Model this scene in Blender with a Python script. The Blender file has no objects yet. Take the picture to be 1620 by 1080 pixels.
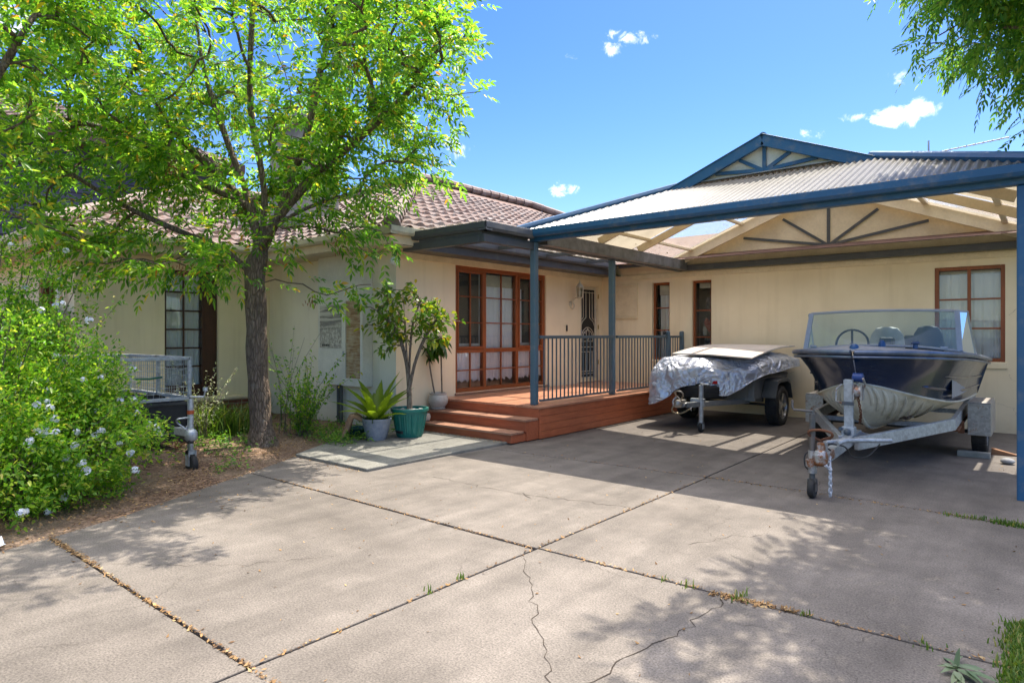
import bpy, math, random
import numpy as np
from mathutils import Vector, Matrix, noise as mnoise

random.seed(7)
RNG = np.random.default_rng(11)
PI = math.pi
R = math.radians
scene = bpy.context.scene
COL = scene.collection

# ------------------------------------------------------------------ mesh builder
class MB:
    def __init__(s):
        s.v = []; s.f = []; s.m = []; s.attr = None
    def add(s, vs, fs, mi=0):
        n = len(s.v)
        s.v.extend(tuple(v) for v in vs)
        s.f.extend(tuple(i + n for i in f) for f in fs)
        s.m.extend([mi] * len(fs))
        return s
    def box(s, x0, x1, y0, y1, z0, z1, mi=0):
        vs = [(x0,y0,z0),(x1,y0,z0),(x1,y1,z0),(x0,y1,z0),(x0,y0,z1),(x1,y0,z1),(x1,y1,z1),(x0,y1,z1)]
        return s.add(vs, [(0,3,2,1),(4,5,6,7),(0,1,5,4),(1,2,6,5),(2,3,7,6),(3,0,4,7)], mi)
    def beam(s, p, q, w, h, up=(0,0,1), mi=0):
        p = Vector(p); q = Vector(q); d = (q - p).normalized(); up = Vector(up)
        side = d.cross(up)
        if side.length < 1e-5: side = d.cross(Vector((1,0,0)))
        side.normalize(); u = side.cross(d).normalized()
        a = side * w / 2; b = u * h / 2
        vs = [p-a-b, p+a-b, p+a+b, p-a+b, q-a-b, q+a-b, q+a+b, q-a+b]
        return s.add(vs, [(0,1,2,3),(7,6,5,4),(0,4,5,1),(1,5,6,2),(2,6,7,3),(3,7,4,0)], mi)
    def tube(s, pts, r, n=8, cap=True, mi=0, closed=False):
        pts = [Vector(p) for p in pts]; k = len(pts)
        rs = r if isinstance(r, (list, tuple)) else [r] * k
        t0 = (pts[1] - pts[0]).normalized()
        ref = Vector((0,0,1)) if abs(t0.z) < .9 else Vector((1,0,0))
        nrm = t0.cross(ref).normalized()
        vs = []
        for i in range(k):
            if closed: t = (pts[(i+1) % k] - pts[i-1]).normalized()
            elif i == 0: t = t0
            elif i == k-1: t = (pts[i] - pts[i-1]).normalized()
            else:
                t = (pts[i+1] - pts[i-1])
                t = t.normalized() if t.length > 1e-9 else t0
            nrm = (nrm - t * nrm.dot(t))
            nrm = nrm.normalized() if nrm.length > 1e-6 else t.orthogonal().normalized()
            b = t.cross(nrm)
            for j in range(n):
                a = 2*PI*j/n
                vs.append(pts[i] + (nrm*math.cos(a) + b*math.sin(a)) * rs[i])
        fs = []
        m = k if closed else k-1
        for i in range(m):
            i2 = (i+1) % k
            for j in range(n):
                j2 = (j+1) % n
                fs.append((i*n+j, i*n+j2, i2*n+j2, i2*n+j))
        if cap and not closed:
            fs.append(tuple(range(n-1, -1, -1))); fs.append(tuple((k-1)*n+j for j in range(n)))
        return s.add(vs, fs, mi)
    def cyl(s, p, q, r, n=16, mi=0):
        return s.tube([p, q], r, n, True, mi)
    def lathe(s, c, prof, n=28, axis='z', mi=0, cap=True):
        vs = []; c = Vector(c)
        for (r, z) in prof:
            for j in range(n):
                a = 2*PI*j/n; x = r*math.cos(a); y = r*math.sin(a)
                if axis == 'z': vs.append(c + Vector((x, y, z)))
                elif axis == 'x': vs.append(c + Vector((z, x, y)))
                else: vs.append(c + Vector((y, z, x)))
        fs = []
        for i in range(len(prof)-1):
            for j in range(n):
                j2 = (j+1) % n
                fs.append((i*n+j, i*n+j2, (i+1)*n+j2, (i+1)*n+j))
        if cap:
            fs.append(tuple(range(n-1,-1,-1))); k = len(prof)-1
            fs.append(tuple(k*n+j for j in range(n)))
        return s.add(vs, fs, mi)
    def torus(s, c, R_, r, axis='z', n=28, m=10, mi=0, sx=1, sy=1):
        pts = []
        for i in range(n):
            a = 2*PI*i/n; x = R_*math.cos(a)*sx; y = R_*math.sin(a)*sy
            pts.append(Vector(c) + (Vector((x,y,0)) if axis=='z' else Vector((0,x,y)) if axis=='x' else Vector((x,0,y))))
        return s.tube(pts, r, m, False, mi, closed=True)
    def grid(s, P, mi=0, flip=False):
        nr = len(P); nc = len(P[0])
        vs = [p for row in P for p in row]; fs = []
        for i in range(nr-1):
            for j in range(nc-1):
                q = (i*nc+j, i*nc+j+1, (i+1)*nc+j+1, (i+1)*nc+j)
                fs.append(q[::-1] if flip else q)
        return s.add(vs, fs, mi)
    def prism(s, poly, z0, z1, mi=0):
        n = len(poly)
        vs = [(x,y,z0) for x,y in poly] + [(x,y,z1) for x,y in poly]
        fs = [tuple(range(n-1,-1,-1)), tuple(range(n,2*n))] + [(i,(i+1)%n,n+(i+1)%n,n+i) for i in range(n)]
        return s.add(vs, fs, mi)
    def sphere(s, c, r, n=16, m=10, mi=0, sz=1):
        prof = [(max(1e-4, r*math.sin(PI*i/m)), -r*math.cos(PI*i/m)*sz) for i in range(m+1)]
        return s.lathe(c, prof, n, 'z', mi)
    def build(s, name, mats, parent=None, smooth=False, bevel=0, angle=35, seg=2, local=False):
        me = bpy.data.meshes.new(name)
        off = Vector((0,0,0))
        p = parent
        while p is not None and not local:
            off += p.location; p = p.parent
        vs = s.v if off.length == 0 else [(v[0]-off.x, v[1]-off.y, v[2]-off.z) for v in s.v]
        me.from_pydata(vs, [], s.f)
        if not isinstance(mats, (list, tuple)): mats = [mats]
        for m in mats: me.materials.append(m)
        if len(mats) > 1: me.polygons.foreach_set('material_index', s.m)
        if smooth:
            me.polygons.foreach_set('use_smooth', [True]*len(s.f))
            me.set_sharp_from_angle(angle=R(angle))
        if s.attr is not None:
            a = me.attributes.new('hue', 'FLOAT', 'FACE'); a.data.foreach_set('value', s.attr)
        me.update()
        o = bpy.data.objects.new(name, me); COL.objects.link(o)
        if parent is not None: o.parent = parent
        if bevel:
            b = o.modifiers.new('bevel', 'BEVEL'); b.width = bevel; b.segments = seg
            b.limit_method = 'ANGLE'; b.angle_limit = R(40); b.harden_normals = False
        return o

def np_mesh(name, verts, quads, mat, parent=None, smooth=False, tris=None):
    me = bpy.data.meshes.new(name)
    off = np.zeros(3); p = parent
    while p is not None:
        off += np.array(p.location); p = p.parent
    verts = np.asarray(verts, dtype=np.float64) - off
    me.vertices.add(len(verts)); me.vertices.foreach_set('co', verts.astype(np.float32).ravel())
    q = np.asarray(quads, dtype=np.int32); k = q.shape[1]
    me.loops.add(q.size); me.loops.foreach_set('vertex_index', q.ravel())
    me.polygons.add(len(q)); me.polygons.foreach_set('loop_start', np.arange(0, q.size, k, dtype=np.int32))
    me.polygons.foreach_set('loop_total', np.full(len(q), k, dtype=np.int32))
    if smooth: me.polygons.foreach_set('use_smooth', np.ones(len(q), dtype=bool))
    me.materials.append(mat); me.update(calc_edges=True); me.validate()
    o = bpy.data.objects.new(name, me); COL.objects.link(o)
    if parent is not None: o.parent = parent
    return o

def tag(o, label=None, cat=None, group=None, kind=None):
    if label: o['label'] = label
    if cat: o['category'] = cat
    if group: o['group'] = group
    if kind: o['kind'] = kind
    return o
def thing(name, label, cat, loc=(0,0,0), rz=0, group=None):
    o = bpy.data.objects.new(name, None); COL.objects.link(o); o.empty_display_size = .2
    o.location = loc; o.rotation_euler = (0,0,rz)
    return tag(o, label, cat, group)
def copy_tree(o, parent=None):
    c = o.copy(); COL.objects.link(c)
    if parent is not None: c.parent = parent
    for ch in list(o.children): copy_tree(ch, c)
    return c
def crom(pts, n):
    P = [Vector(p) for p in pts]; out = []
    k = len(P)-1
    for i in range(n):
        t = i/(n-1)*k; j = min(int(t), k-1); f = t-j
        p0 = P[j-1] if j > 0 else P[j]*2-P[j+1]
        p3 = P[j+2] if j+2 <= k else P[j+1]*2-P[j]
        p1, p2 = P[j], P[j+1]
        out.append(.5*((2*p1)+(p2-p0)*f+(2*p0-5*p1+4*p2-p3)*f*f+(3*p1-p0-3*p2+p3)*f*f*f))
    return out

# ------------------------------------------------------------------ materials
class NT:
    def __init__(s, name):
        s.mat = bpy.data.materials.new(name); s.mat.use_nodes = True
        s.nt = s.mat.node_tree; s.nt.nodes.clear()
        s.out = s.n('ShaderNodeOutputMaterial')
    def n(s, t, **kw):
        nd = s.nt.nodes.new(t)
        for k, v in kw.items(): setattr(nd, k, v)
        return nd
    def l(s, a, b): s.nt.links.new(a, b)
    def coord(s, scale=None, which='Object'):
        tc = s.n('ShaderNodeTexCoord')
        if scale is None: return tc.outputs[which]
        mp = s.n('ShaderNodeMapping'); mp.inputs['Scale'].default_value = scale
        s.l(tc.outputs[which], mp.inputs[0]); return mp.outputs[0]
    def noise(s, co, scale, detail=4, rough=.55, dist=0):
        nd = s.n('ShaderNodeTexNoise'); s.l(co, nd.inputs['Vector'])
        nd.inputs['Scale'].default_value = scale; nd.inputs['Detail'].default_value = detail
        nd.inputs['Roughness'].default_value = rough; nd.inputs['Distortion'].default_value = dist
        return nd.outputs['Fac']
    def ramp(s, fac, stops):
        nd = s.n('ShaderNodeValToRGB'); s.l(fac, nd.inputs[0]); e = nd.color_ramp.elements
        while len(e) < len(stops): e.new(.5)
        for i, (p, c) in enumerate(stops):
            e[i].position = p; e[i].color = (c, c, c, 1) if not isinstance(c, tuple) else (*c, 1)
        return nd.outputs[0]
    def mix(s, fac, a, b, mode='MIX'):
        nd = s.n('ShaderNodeMix', data_type='RGBA', blend_type=mode)
        for val, sock in ((fac, nd.inputs[0]), (a, nd.inputs[6]), (b, nd.inputs[7])):
            if isinstance(val, (int, float)): sock.default_value = val
            elif isinstance(val, tuple): sock.default_value = (*val, 1)
            else: s.l(val, sock)
        return nd.outputs[2]
    def math(s, op, a, b=None):
        nd = s.n('ShaderNodeMath', operation=op)
        for val, sock in ((a, nd.inputs[0]), (b, nd.inputs[1])):
            if val is None: continue
            if isinstance(val, (int, float)): sock.default_value = val
            else: s.l(val, sock)
        return nd.outputs[0]
    def bump(s, h, strength=.3, dist=.01, nrm=None):
        nd = s.n('ShaderNodeBump'); nd.inputs['Strength'].default_value = strength
        nd.inputs['Distance'].default_value = dist; s.l(h, nd.inputs['Height'])
        if nrm is not None: s.l(nrm, nd.inputs['Normal'])
        return nd.outputs[0]
    def bsdf(s, col, rough=.6, metal=0, nrm=None, spec=.4, coat=0):
        b = s.n('ShaderNodeBsdfPrincipled')
        for val, k in ((col, 'Base Color'), (rough, 'Roughness'), (metal, 'Metallic')):
            if isinstance(val, (int, float)): b.inputs[k].default_value = val
            elif isinstance(val, tuple): b.inputs[k].default_value = (*val, 1)
            else: s.l(val, b.inputs[k])
        b.inputs['Specular IOR Level'].default_value = spec
        b.inputs['Coat Weight'].default_value = coat
        b.inputs['Coat Roughness'].default_value = .08
        if nrm is not None: s.l(nrm, b.inputs['Normal'])
        return b.outputs[0]
    def done(s, sh): s.l(sh, s.out.inputs[0]); return s.mat

def simple(name, c1, c2=None, rough=.6, metal=0, ns=4, bump=0, bs=60, spec=.4, coat=0, amt=.5, dist=.004, sc=None):
    t = NT(name); co = t.coord(sc)
    c2 = c2 or tuple(x*.72 for x in c1)
    f = t.ramp(t.noise(co, ns, 6, .6), [(.35, 0.), (.7, 1.)])
    f = t.math('MULTIPLY', f, amt*2 if amt < .5 else 1.)
    col = t.mix(f, c1, c2)
    g = t.noise(co, ns*9, 3)
    col = t.mix(.25, col, t.ramp(g, [(.3, .55), (.7, 1.)]), 'MULTIPLY')
    rr = t.math('ADD', t.math('MULTIPLY', t.noise(co, ns*2.3, 3), .25), rough-.12)
    nrm = t.bump(t.noise(co, bs, 4), bump, dist) if bump else None
    return t.done(t.bsdf(col, rr, metal, nrm, spec, coat))

def leafmat(name, stops, trans=.5, rough=.45, tcol=1.25, spec=.35):
    t = NT(name)
    geo = t.n('ShaderNodeNewGeometry')
    col = t.ramp(geo.outputs['Random Per Island'], stops)
    co = t.coord()
    col = t.mix(t.ramp(t.noise(co, .9, 2), [(.35, 0.), (.65, .5)]), col, t.mix(1., col, (1.0, .9, .55), 'MULTIPLY'))
    b = t.bsdf(col, rough, 0, None, spec)
    tr = t.n('ShaderNodeBsdfTranslucent')
    tc = t.mix(1., col, (1.04*tcol, 1.1*tcol, .56*tcol), 'MULTIPLY'); t.l(tc, tr.inputs[0])
    ms = t.n('ShaderNodeMixShader'); ms.inputs[0].default_value = trans
    t.l(b, ms.inputs[1]); t.l(tr.outputs[0], ms.inputs[2])
    return t.done(ms.outputs[0])

def glassmat(name, tint=(.92,.95,.96), refl=1.0, rough=.01):
    t = NT(name)
    tr = t.n('ShaderNodeBsdfTransparent'); tr.inputs[0].default_value = (*tint, 1)
    gl = t.n('ShaderNodeBsdfGlossy'); gl.inputs['Roughness'].default_value = rough
    gl.inputs[0].default_value = (.9,.95,1,1)
    fr = t.n('ShaderNodeFresnel'); fr.inputs[0].default_value = 1.5
    co = t.coord(); t.l(t.bump(t.noise(co, 1.6, 1), .08, .02), gl.inputs['Normal'])
    ms = t.n('ShaderNodeMixShader'); t.l(t.math('MULTIPLY', fr.outputs[0], refl), ms.inputs[0])
    t.l(tr.outputs[0], ms.inputs[1]); t.l(gl.outputs[0], ms.inputs[2])
    return t.done(ms.outputs[0])

def concrete(name, base, dark, stain=.6):
    t = NT(name); co = t.coord()
    big = t.ramp(t.noise(co, .55, 5, .62, .4), [(.38, 0.), (.68, 1.)])
    col = t.mix(t.math('MULTIPLY', big, stain), base, dark)
    st = t.ramp(t.noise(t.coord((2.6, .3, 1)), 1.6, 5, .6), [(.42, 1.), (.7, .74)]); col = t.mix(1., col, st, 'MULTIPLY')
    mid = t.ramp(t.noise(co, 3.2, 6, .65), [(.3, .72), (.7, 1.08)])
    col = t.mix(1., col, mid, 'MULTIPLY')
    blot = t.ramp(t.noise(co, 1.3, 5, .6, 1.5), [(.56, 0.), (.72, .6)])
    col = t.mix(blot, col, tuple(x*.62 for x in base))
    fine = t.noise(co, 95, 3, .7)
    col = t.mix(1., col, t.ramp(fine, [(.3, .5), (.5, 1.), (.68, 1.4)]), 'MULTIPLY')
    v = t.n('ShaderNodeTexVoronoi'); t.l(co, v.inputs['Vector']); v.inputs['Scale'].default_value = 70
    agg = t.ramp(v.outputs['Distance'], [(.05, .55), (.22, 1.)])
    col = t.mix(.35, col, agg, 'MULTIPLY')
    spot = t.ramp(t.noise(co, 13, 3), [(.69, 0.), (.73, .55)])
    col = t.mix(spot, col, tuple(x*.4 for x in base))
    n1 = t.bump(fine, .4, .003)
    n2 = t.bump(t.noise(co, 4, 4), .25, .03, n1)
    return t.done(t.bsdf(col, .82, 0, n2, .3))

def wood(name, c1, c2, axis, rough=.45, bump=.25, coat=0):
    sc = {'x': (1.2, 14, 14), 'y': (14, 1.2, 14), 'z': (14, 14, 1.2)}[axis]
    t = NT(name); co = t.coord(sc)
    g = t.noise(co, 3.2, 7, .62, .8)
    col = t.mix(t.ramp(g, [(.3, 0.), (.7, 1.)]), c1, c2)
    w = t.noise(t.coord(), 2.1, 3)
    col = t.mix(.5, col, t.ramp(w, [(.3, .62), (.7, 1.15)]), 'MULTIPLY')
    return t.done(t.bsdf(col, rough, 0, t.bump(g, bump, .003), .4, coat))

def metal_paint(name, c, rough=.35, dirt=(.2,.19,.17)):
    t = NT(name); co = t.coord()
    d = t.ramp(t.noise(co, 6, 7, .7), [(.52, 0.), (.75, .55)])
    col = t.mix(d, c, dirt)
    col = t.mix(.4, col, t.ramp(t.noise(co, 1.1, 3), [(.3, .7), (.7, 1.1)]), 'MULTIPLY')
    r = t.math('ADD', t.math('MULTIPLY', t.noise(co, 9, 4), .3), rough-.1)
    return t.done(t.bsdf(col, r, 0, t.bump(t.noise(co, 40, 3), .06, .003), .5))

def galv(name, c=(.42,.45,.47), rust=.0):
    t = NT(name); co = t.coord()
    v = t.n('ShaderNodeTexVoronoi'); t.l(co, v.inputs['Vector']); v.inputs['Scale'].default_value = 38
    col = t.mix(.5, c, t.ramp(v.outputs['Color'], [(.2, .55), (.8, 1.1)]), 'MULTIPLY')
    d = t.ramp(t.noise(co, 5, 6, .7), [(.55, 0.), (.75, .8)])
    col = t.mix(d, col, (.2,.18,.15))
    if rust:
        rr = t.ramp(t.noise(co, 11, 6, .7), [(.62-rust*.3, 0.), (.72-rust*.3, 1.)])
        col = t.mix(rr, col, (.22,.085,.03))
    return t.done(t.bsdf(col, .48, .55, t.bump(t.noise(co, 30, 3), .12, .004), .5))

M = {}
M['stucco'] = None
def stucco(name, base):
    t = NT(name); co = t.coord()
    col = t.mix(t.ramp(t.noise(co, .8, 4, .6), [(.35, 0.), (.7, .7)]), base, tuple(x*f for x, f in zip(base, (.84,.82,.78))))
    streak = t.ramp(t.noise(t.coord((5, 5, .35)), 1.3, 5, .6), [(.52, 0.), (.8, .32)])
    col = t.mix(streak, col, tuple(x*f for x, f in zip(base, (.66,.62,.55))))
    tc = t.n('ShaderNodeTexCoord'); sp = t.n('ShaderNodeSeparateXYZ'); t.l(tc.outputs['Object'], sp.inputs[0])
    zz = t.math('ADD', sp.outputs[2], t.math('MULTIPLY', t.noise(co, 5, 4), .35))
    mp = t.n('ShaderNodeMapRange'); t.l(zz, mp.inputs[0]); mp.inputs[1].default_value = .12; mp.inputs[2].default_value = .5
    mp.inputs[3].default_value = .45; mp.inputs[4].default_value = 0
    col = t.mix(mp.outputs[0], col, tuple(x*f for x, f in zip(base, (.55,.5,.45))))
    n1 = t.bump(t.noise(co, 130, 3), .25, .003); n2 = t.bump(t.noise(co, 9, 4), .25, .012, n1)
    return t.done(t.bsdf(col, .85, 0, n2, .25))
M['stucco'] = stucco('cream_stucco', (.86,.72,.50))
M['stucco_grey'] = stucco('weathered_cream_stucco', (.80,.73,.58))
M['cream_wood'] = simple('cream_painted_timber', (.82,.68,.46), (.70,.56,.36), .55, bump=.1, bs=40)
M['cream_gutter'] = simple('cream_gutter_paint', (.62,.55,.38), (.42,.38,.27), .45)
M['soffit'] = simple('soffit_sheet', (.62,.52,.36), (.5,.42,.3), .7)
M['blue'] = metal_paint('blue_steel_paint', (.014,.088,.19))
M['blue_post'] = metal_paint('blue_grey_post_paint', (.068,.125,.165), .4)
M['dark_gutter'] = metal_paint('dark_gutter_paint', (.07,.076,.084), .35, (.17,.16,.14))
M['railing'] = metal_paint('railing_paint', (.065,.10,.12), .4, (.12,.13,.13))
M['winwood_z'] = wood('red_window_timber', (.31,.088,.026), (.21,.055,.016), 'z', .35)
M['darkwood'] = wood('dark_window_timber', (.085,.03,.014), (.045,.018,.01), 'z', .4)
M['deck'] = wood('decking_timber', (.56,.27,.16), (.42,.18,.10), 'y', .33)
M['clad'] = wood('merbau_cladding', (.54,.155,.062), (.36,.092,.04), 'y', .42)
M['riser'] = wood('merbau_riser', (.46,.125,.052), (.31,.078,.034), 'x', .45)
M['tread'] = wood('merbau_tread', (.40,.22,.14), (.30,.14,.085), 'x', .5)
M['concrete'] = concrete('driveway_concrete', (.178,.155,.133), (.112,.096,.081), .9)
M['pad'] = concrete('pad_concrete', (.215,.208,.18), (.145,.145,.13))
M['glass'] = glassmat('window_glass', (.97,.98,.98), 1.4)
def tinted_screen():
    m = glassmat('windscreen_glass', (.64,.78,.80), 1.1); nt = m.node_tree; o = [n for n in nt.nodes if n.type == 'OUTPUT_MATERIAL'][0]
    src = o.inputs[0].links[0].from_socket; d = nt.nodes.new('ShaderNodeBsdfDiffuse'); d.inputs[0].default_value = (.50,.66,.70,1)
    ms = nt.nodes.new('ShaderNodeMixShader'); ms.inputs[0].default_value = .2      # even pale diffuse film over the tinted glass
    nt.links.new(src, ms.inputs[1]); nt.links.new(d.outputs[0], ms.inputs[2]); nt.links.new(ms.outputs[0], o.inputs[0]); return m
M['screen_glass'] = tinted_screen()
M['white_pvc'] = simple('white_pvc', (.75,.73,.68), None, .4)
M['black'] = simple('black_plastic', (.012,.012,.013), (.03,.03,.03), .5)
M['rubber'] = simple('tyre_rubber', (.014,.014,.015), (.035,.033,.03), .75, bump=.2, bs=90)
M['galv'] = galv('galvanised_steel')
M['galv_rust'] = galv('rusty_galvanised_steel', (.40,.40,.39), .45)
M['alloy'] = simple('alloy_rim', (.55,.55,.55), (.35,.35,.35), .3, .9)
M['dark_metal'] = simple('dark_trailer_paint', (.035,.042,.048), (.08,.085,.085), .5)
M['grey_metal'] = simple('grey_trailer_paint', (.13,.145,.155), (.22,.22,.2), .5)
M['rust'] = simple('rust', (.18,.07,.03), (.1,.045,.025), .8, bump=.3)
M['soil'] = simple('dark_soil', (.03,.022,.016), (.06,.045,.03), .95, ns=12, bump=.6, bs=40, dist=.02)
M['litter'] = leafmat('dry_leaf_litter', [(0., (.10,.055,.03)), (.4, (.22,.13,.065)), (.75, (.34,.2,.09)), (1., (.45,.33,.18))], .2, .8, 1.)
M['fence_wood'] = wood('weathered_fence', (.10,.065,.045), (.05,.035,.028), 'z', .8)
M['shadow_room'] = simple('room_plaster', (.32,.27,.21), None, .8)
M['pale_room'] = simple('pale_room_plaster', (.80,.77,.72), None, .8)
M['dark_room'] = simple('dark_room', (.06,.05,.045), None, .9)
M['mesh_dark'] = simple('flyscreen_mesh', (.05,.047,.042), (.09,.085,.07), .6)
M['cream_white'] = simple('cream_white_enamel', (.70,.62,.48), None, .4)
M['silver'] = simple('anodised_aluminium', (.50,.52,.56), (.40,.43,.47), .5, .35)
# ------------------------------------------------------------------ world, sun, camera
CAM = (0.0, 0.0, 1.45); YAW = R(39.8)
w = bpy.data.worlds.new('World'); scene.world = w; w.use_nodes = True
nt = w.node_tree; nt.nodes.clear()
SUN_EL, SUN_AZ = R(62), R(2.0)      # azimuth measured from +Y toward +X
SUN_DIR = Vector((math.sin(SUN_AZ)*math.cos(SUN_EL), math.cos(SUN_AZ)*math.cos(SUN_EL), math.sin(SUN_EL)))
out = nt.nodes.new('ShaderNodeOutputWorld'); bg = nt.nodes.new('ShaderNodeBackground')
sky = nt.nodes.new('ShaderNodeTexSky'); sky.sky_type = 'NISHITA'; sky.sun_disc = False
sky.sun_elevation = SUN_EL; sky.sun_rotation = SUN_AZ
sky.altitude = 50; sky.air_density = 1.0; sky.dust_density = .4; sky.ozone_density = 4.5
bg.inputs[1].default_value = .15
def wn(t, **k):
    n = nt.nodes.new(t)
    for a, b in k.items(): setattr(n, a, b)
    return n
tc = wn('ShaderNodeTexCoord')
nz = wn('ShaderNodeTexNoise'); nz.inputs['Scale'].default_value = 42; nz.inputs['Detail'].default_value = 8; nz.inputs['Roughness'].default_value = .68; nz.inputs['Distortion'].default_value = .6
nt.links.new(tc.outputs['Generated'], nz.inputs['Vector'])
def sky_dir(az_t, up_t):
    """direction from its slope to the right / upward of the yard's viewing axis"""
    f = Vector((-math.sin(YAW), math.cos(YAW), 0)); r = Vector((math.cos(YAW), math.sin(YAW), 0))
    return (f + r*az_t + Vector((0,0,1))*up_t).normalized()
CLOUDS = [(.155,.445,.030,.012,.75),(.185,.462,.034,.012,.8),(.600,.338,.036,.018,1.),(.632,.348,.028,.019,1.),(.605,.4,.022,.013,.8),(.080,.226,.024,.014,.85),
          (.468,.313,.022,.010,.6),(.530,.337,.022,.008,.65),(-.79,.49,.06,.045,.8),(.055,.355,.024,.006,.3),(-.085,.29,.035,.02,.5),(.47,.53,.03,.012,.35),(.09,.43,.012,.006,.25)]
acc = None
sp = wn('ShaderNodeSeparateXYZ')
for (a, u, ra, ru, am) in CLOUDS:
    c = sky_dir(a, u)
    f = Vector((-math.sin(YAW), math.cos(YAW), 0)); r = Vector((math.cos(YAW), math.sin(YAW), 0))
    ex = (r - c*r.dot(c)).normalized(); ey = c.cross(ex)
    if ey.z < 0: ey = -ey
    k = 1/math.sqrt(1+a*a+u*u)
    vals = []
    for e, rad in ((ex, ra*k), (ey, ru*k)):
        d = wn('ShaderNodeVectorMath', operation='DOT_PRODUCT'); nt.links.new(tc.outputs['Generated'], d.inputs[0]); d.inputs[1].default_value = e/rad
        m = wn('ShaderNodeMath', operation='MULTIPLY'); nt.links.new(d.outputs['Value'], m.inputs[0]); nt.links.new(d.outputs['Value'], m.inputs[1])
        vals.append(m)
    d3 = wn('ShaderNodeVectorMath', operation='DOT_PRODUCT'); nt.links.new(tc.outputs['Generated'], d3.inputs[0]); d3.inputs[1].default_value = c
    gt = wn('ShaderNodeMath', operation='GREATER_THAN'); nt.links.new(d3.outputs['Value'], gt.inputs[0]); gt.inputs[1].default_value = 0
    s_ = wn('ShaderNodeMath', operation='ADD'); nt.links.new(vals[0].outputs[0], s_.inputs[0]); nt.links.new(vals[1].outputs[0], s_.inputs[1])
    mr = wn('ShaderNodeMapRange'); nt.links.new(s_.outputs[0], mr.inputs[0]); mr.inputs[1].default_value = 2.0; mr.inputs[2].default_value = 0; mr.inputs[3].default_value = 0; mr.inputs[4].default_value = am
    g2 = wn('ShaderNodeMath', operation='MULTIPLY'); nt.links.new(mr.outputs[0], g2.inputs[0]); nt.links.new(gt.outputs[0], g2.inputs[1])
    if acc is None: acc = g2
    else:
        mx = wn('ShaderNodeMath', operation='MAXIMUM'); nt.links.new(acc.outputs[0], mx.inputs[0]); nt.links.new(g2.outputs[0], mx.inputs[1]); acc = mx
ad = wn('ShaderNodeMath', operation='ADD'); nt.links.new(acc.outputs[0], ad.inputs[0])
nm = wn('ShaderNodeMapRange'); nt.links.new(nz.outputs['Fac'], nm.inputs[0]); nm.inputs[1].default_value = .3; nm.inputs[2].default_value = .7; nm.inputs[3].default_value = -.85; nm.inputs[4].default_value = .02
nt.links.new(nm.outputs[0], ad.inputs[1])
cm = wn('ShaderNodeMapRange'); cm.interpolation_type = 'SMOOTHSTEP'; nt.links.new(ad.outputs[0], cm.inputs[0]); cm.inputs[1].default_value = .03; cm.inputs[2].default_value = .72; cm.inputs[4].default_value = .9
hs = wn('ShaderNodeHueSaturation'); hs.inputs['Hue'].default_value = .515; hs.inputs['Saturation'].default_value = 1.3; hs.inputs['Value'].default_value = .335
nt.links.new(sky.outputs[0], hs.inputs['Color'])
mxc = wn('ShaderNodeMix', data_type='RGBA'); nt.links.new(cm.outputs[0], mxc.inputs[0]); nt.links.new(hs.outputs[0], mxc.inputs[6]); mxc.inputs[7].default_value = (2.9,2.95,3.05,1)
# added bright cap high overhead, unseen above the frame, as neutral fill light
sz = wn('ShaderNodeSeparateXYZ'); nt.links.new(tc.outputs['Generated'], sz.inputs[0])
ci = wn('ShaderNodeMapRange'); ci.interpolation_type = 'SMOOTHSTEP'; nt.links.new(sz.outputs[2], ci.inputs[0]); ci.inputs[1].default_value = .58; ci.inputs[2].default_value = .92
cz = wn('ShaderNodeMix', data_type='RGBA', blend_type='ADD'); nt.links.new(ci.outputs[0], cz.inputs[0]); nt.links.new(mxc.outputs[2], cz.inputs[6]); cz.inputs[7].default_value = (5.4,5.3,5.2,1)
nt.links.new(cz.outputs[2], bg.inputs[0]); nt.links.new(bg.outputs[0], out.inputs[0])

sl = bpy.data.lights.new('sun', 'SUN'); sl.energy = 2.0; sl.angle = R(.42); sl.color = (1, .95, .87)
so = bpy.data.objects.new('sun', sl); COL.objects.link(so); so.location = (0, 20, 30)
so.rotation_euler = (-SUN_DIR).to_track_quat('-Z', 'Y').to_euler()

cd = bpy.data.cameras.new('camera'); co_ = bpy.data.objects.new('camera', cd); COL.objects.link(co_)
cd.sensor_width = 36; cd.lens = 36*1020/1620; cd.shift_y = -10/1620; cd.clip_end = 2000; cd.clip_start = .05
co_.location = CAM; co_.rotation_euler = (PI/2, 0, YAW); scene.camera = co_
vs_ = scene.view_settings; vs_.view_transform = 'Standard'; vs_.look = 'None'; vs_.gamma = 1; vs_.use_curve_mapping = False
vs_.exposure = 2.42
vs_.use_white_balance = True; vs_.white_balance_temperature = 6900; vs_.white_balance_tint = 10

# ------------------------------------------------------------------ ground, driveway, pad, bed
def ground_mat():
    t = NT('earth_and_grass'); co = t.coord()
    col = t.mix(t.ramp(t.noise(co, 1.2, 6), [(.35, 0.), (.65, 1.)]), (.06,.085,.025), (.10,.08,.05))
    return t.done(t.bsdf(col, .9, 0, t.bump(t.noise(co, 30, 4), .6, .03)))
b = MB(); b.add([(-400,-400,-.075),(400,-400,-.075),(400,400,-.075),(-400,400,-.075)], [(0,1,2,3)])
tag(b.build('ground', ground_mat()), kind='structure')

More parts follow.
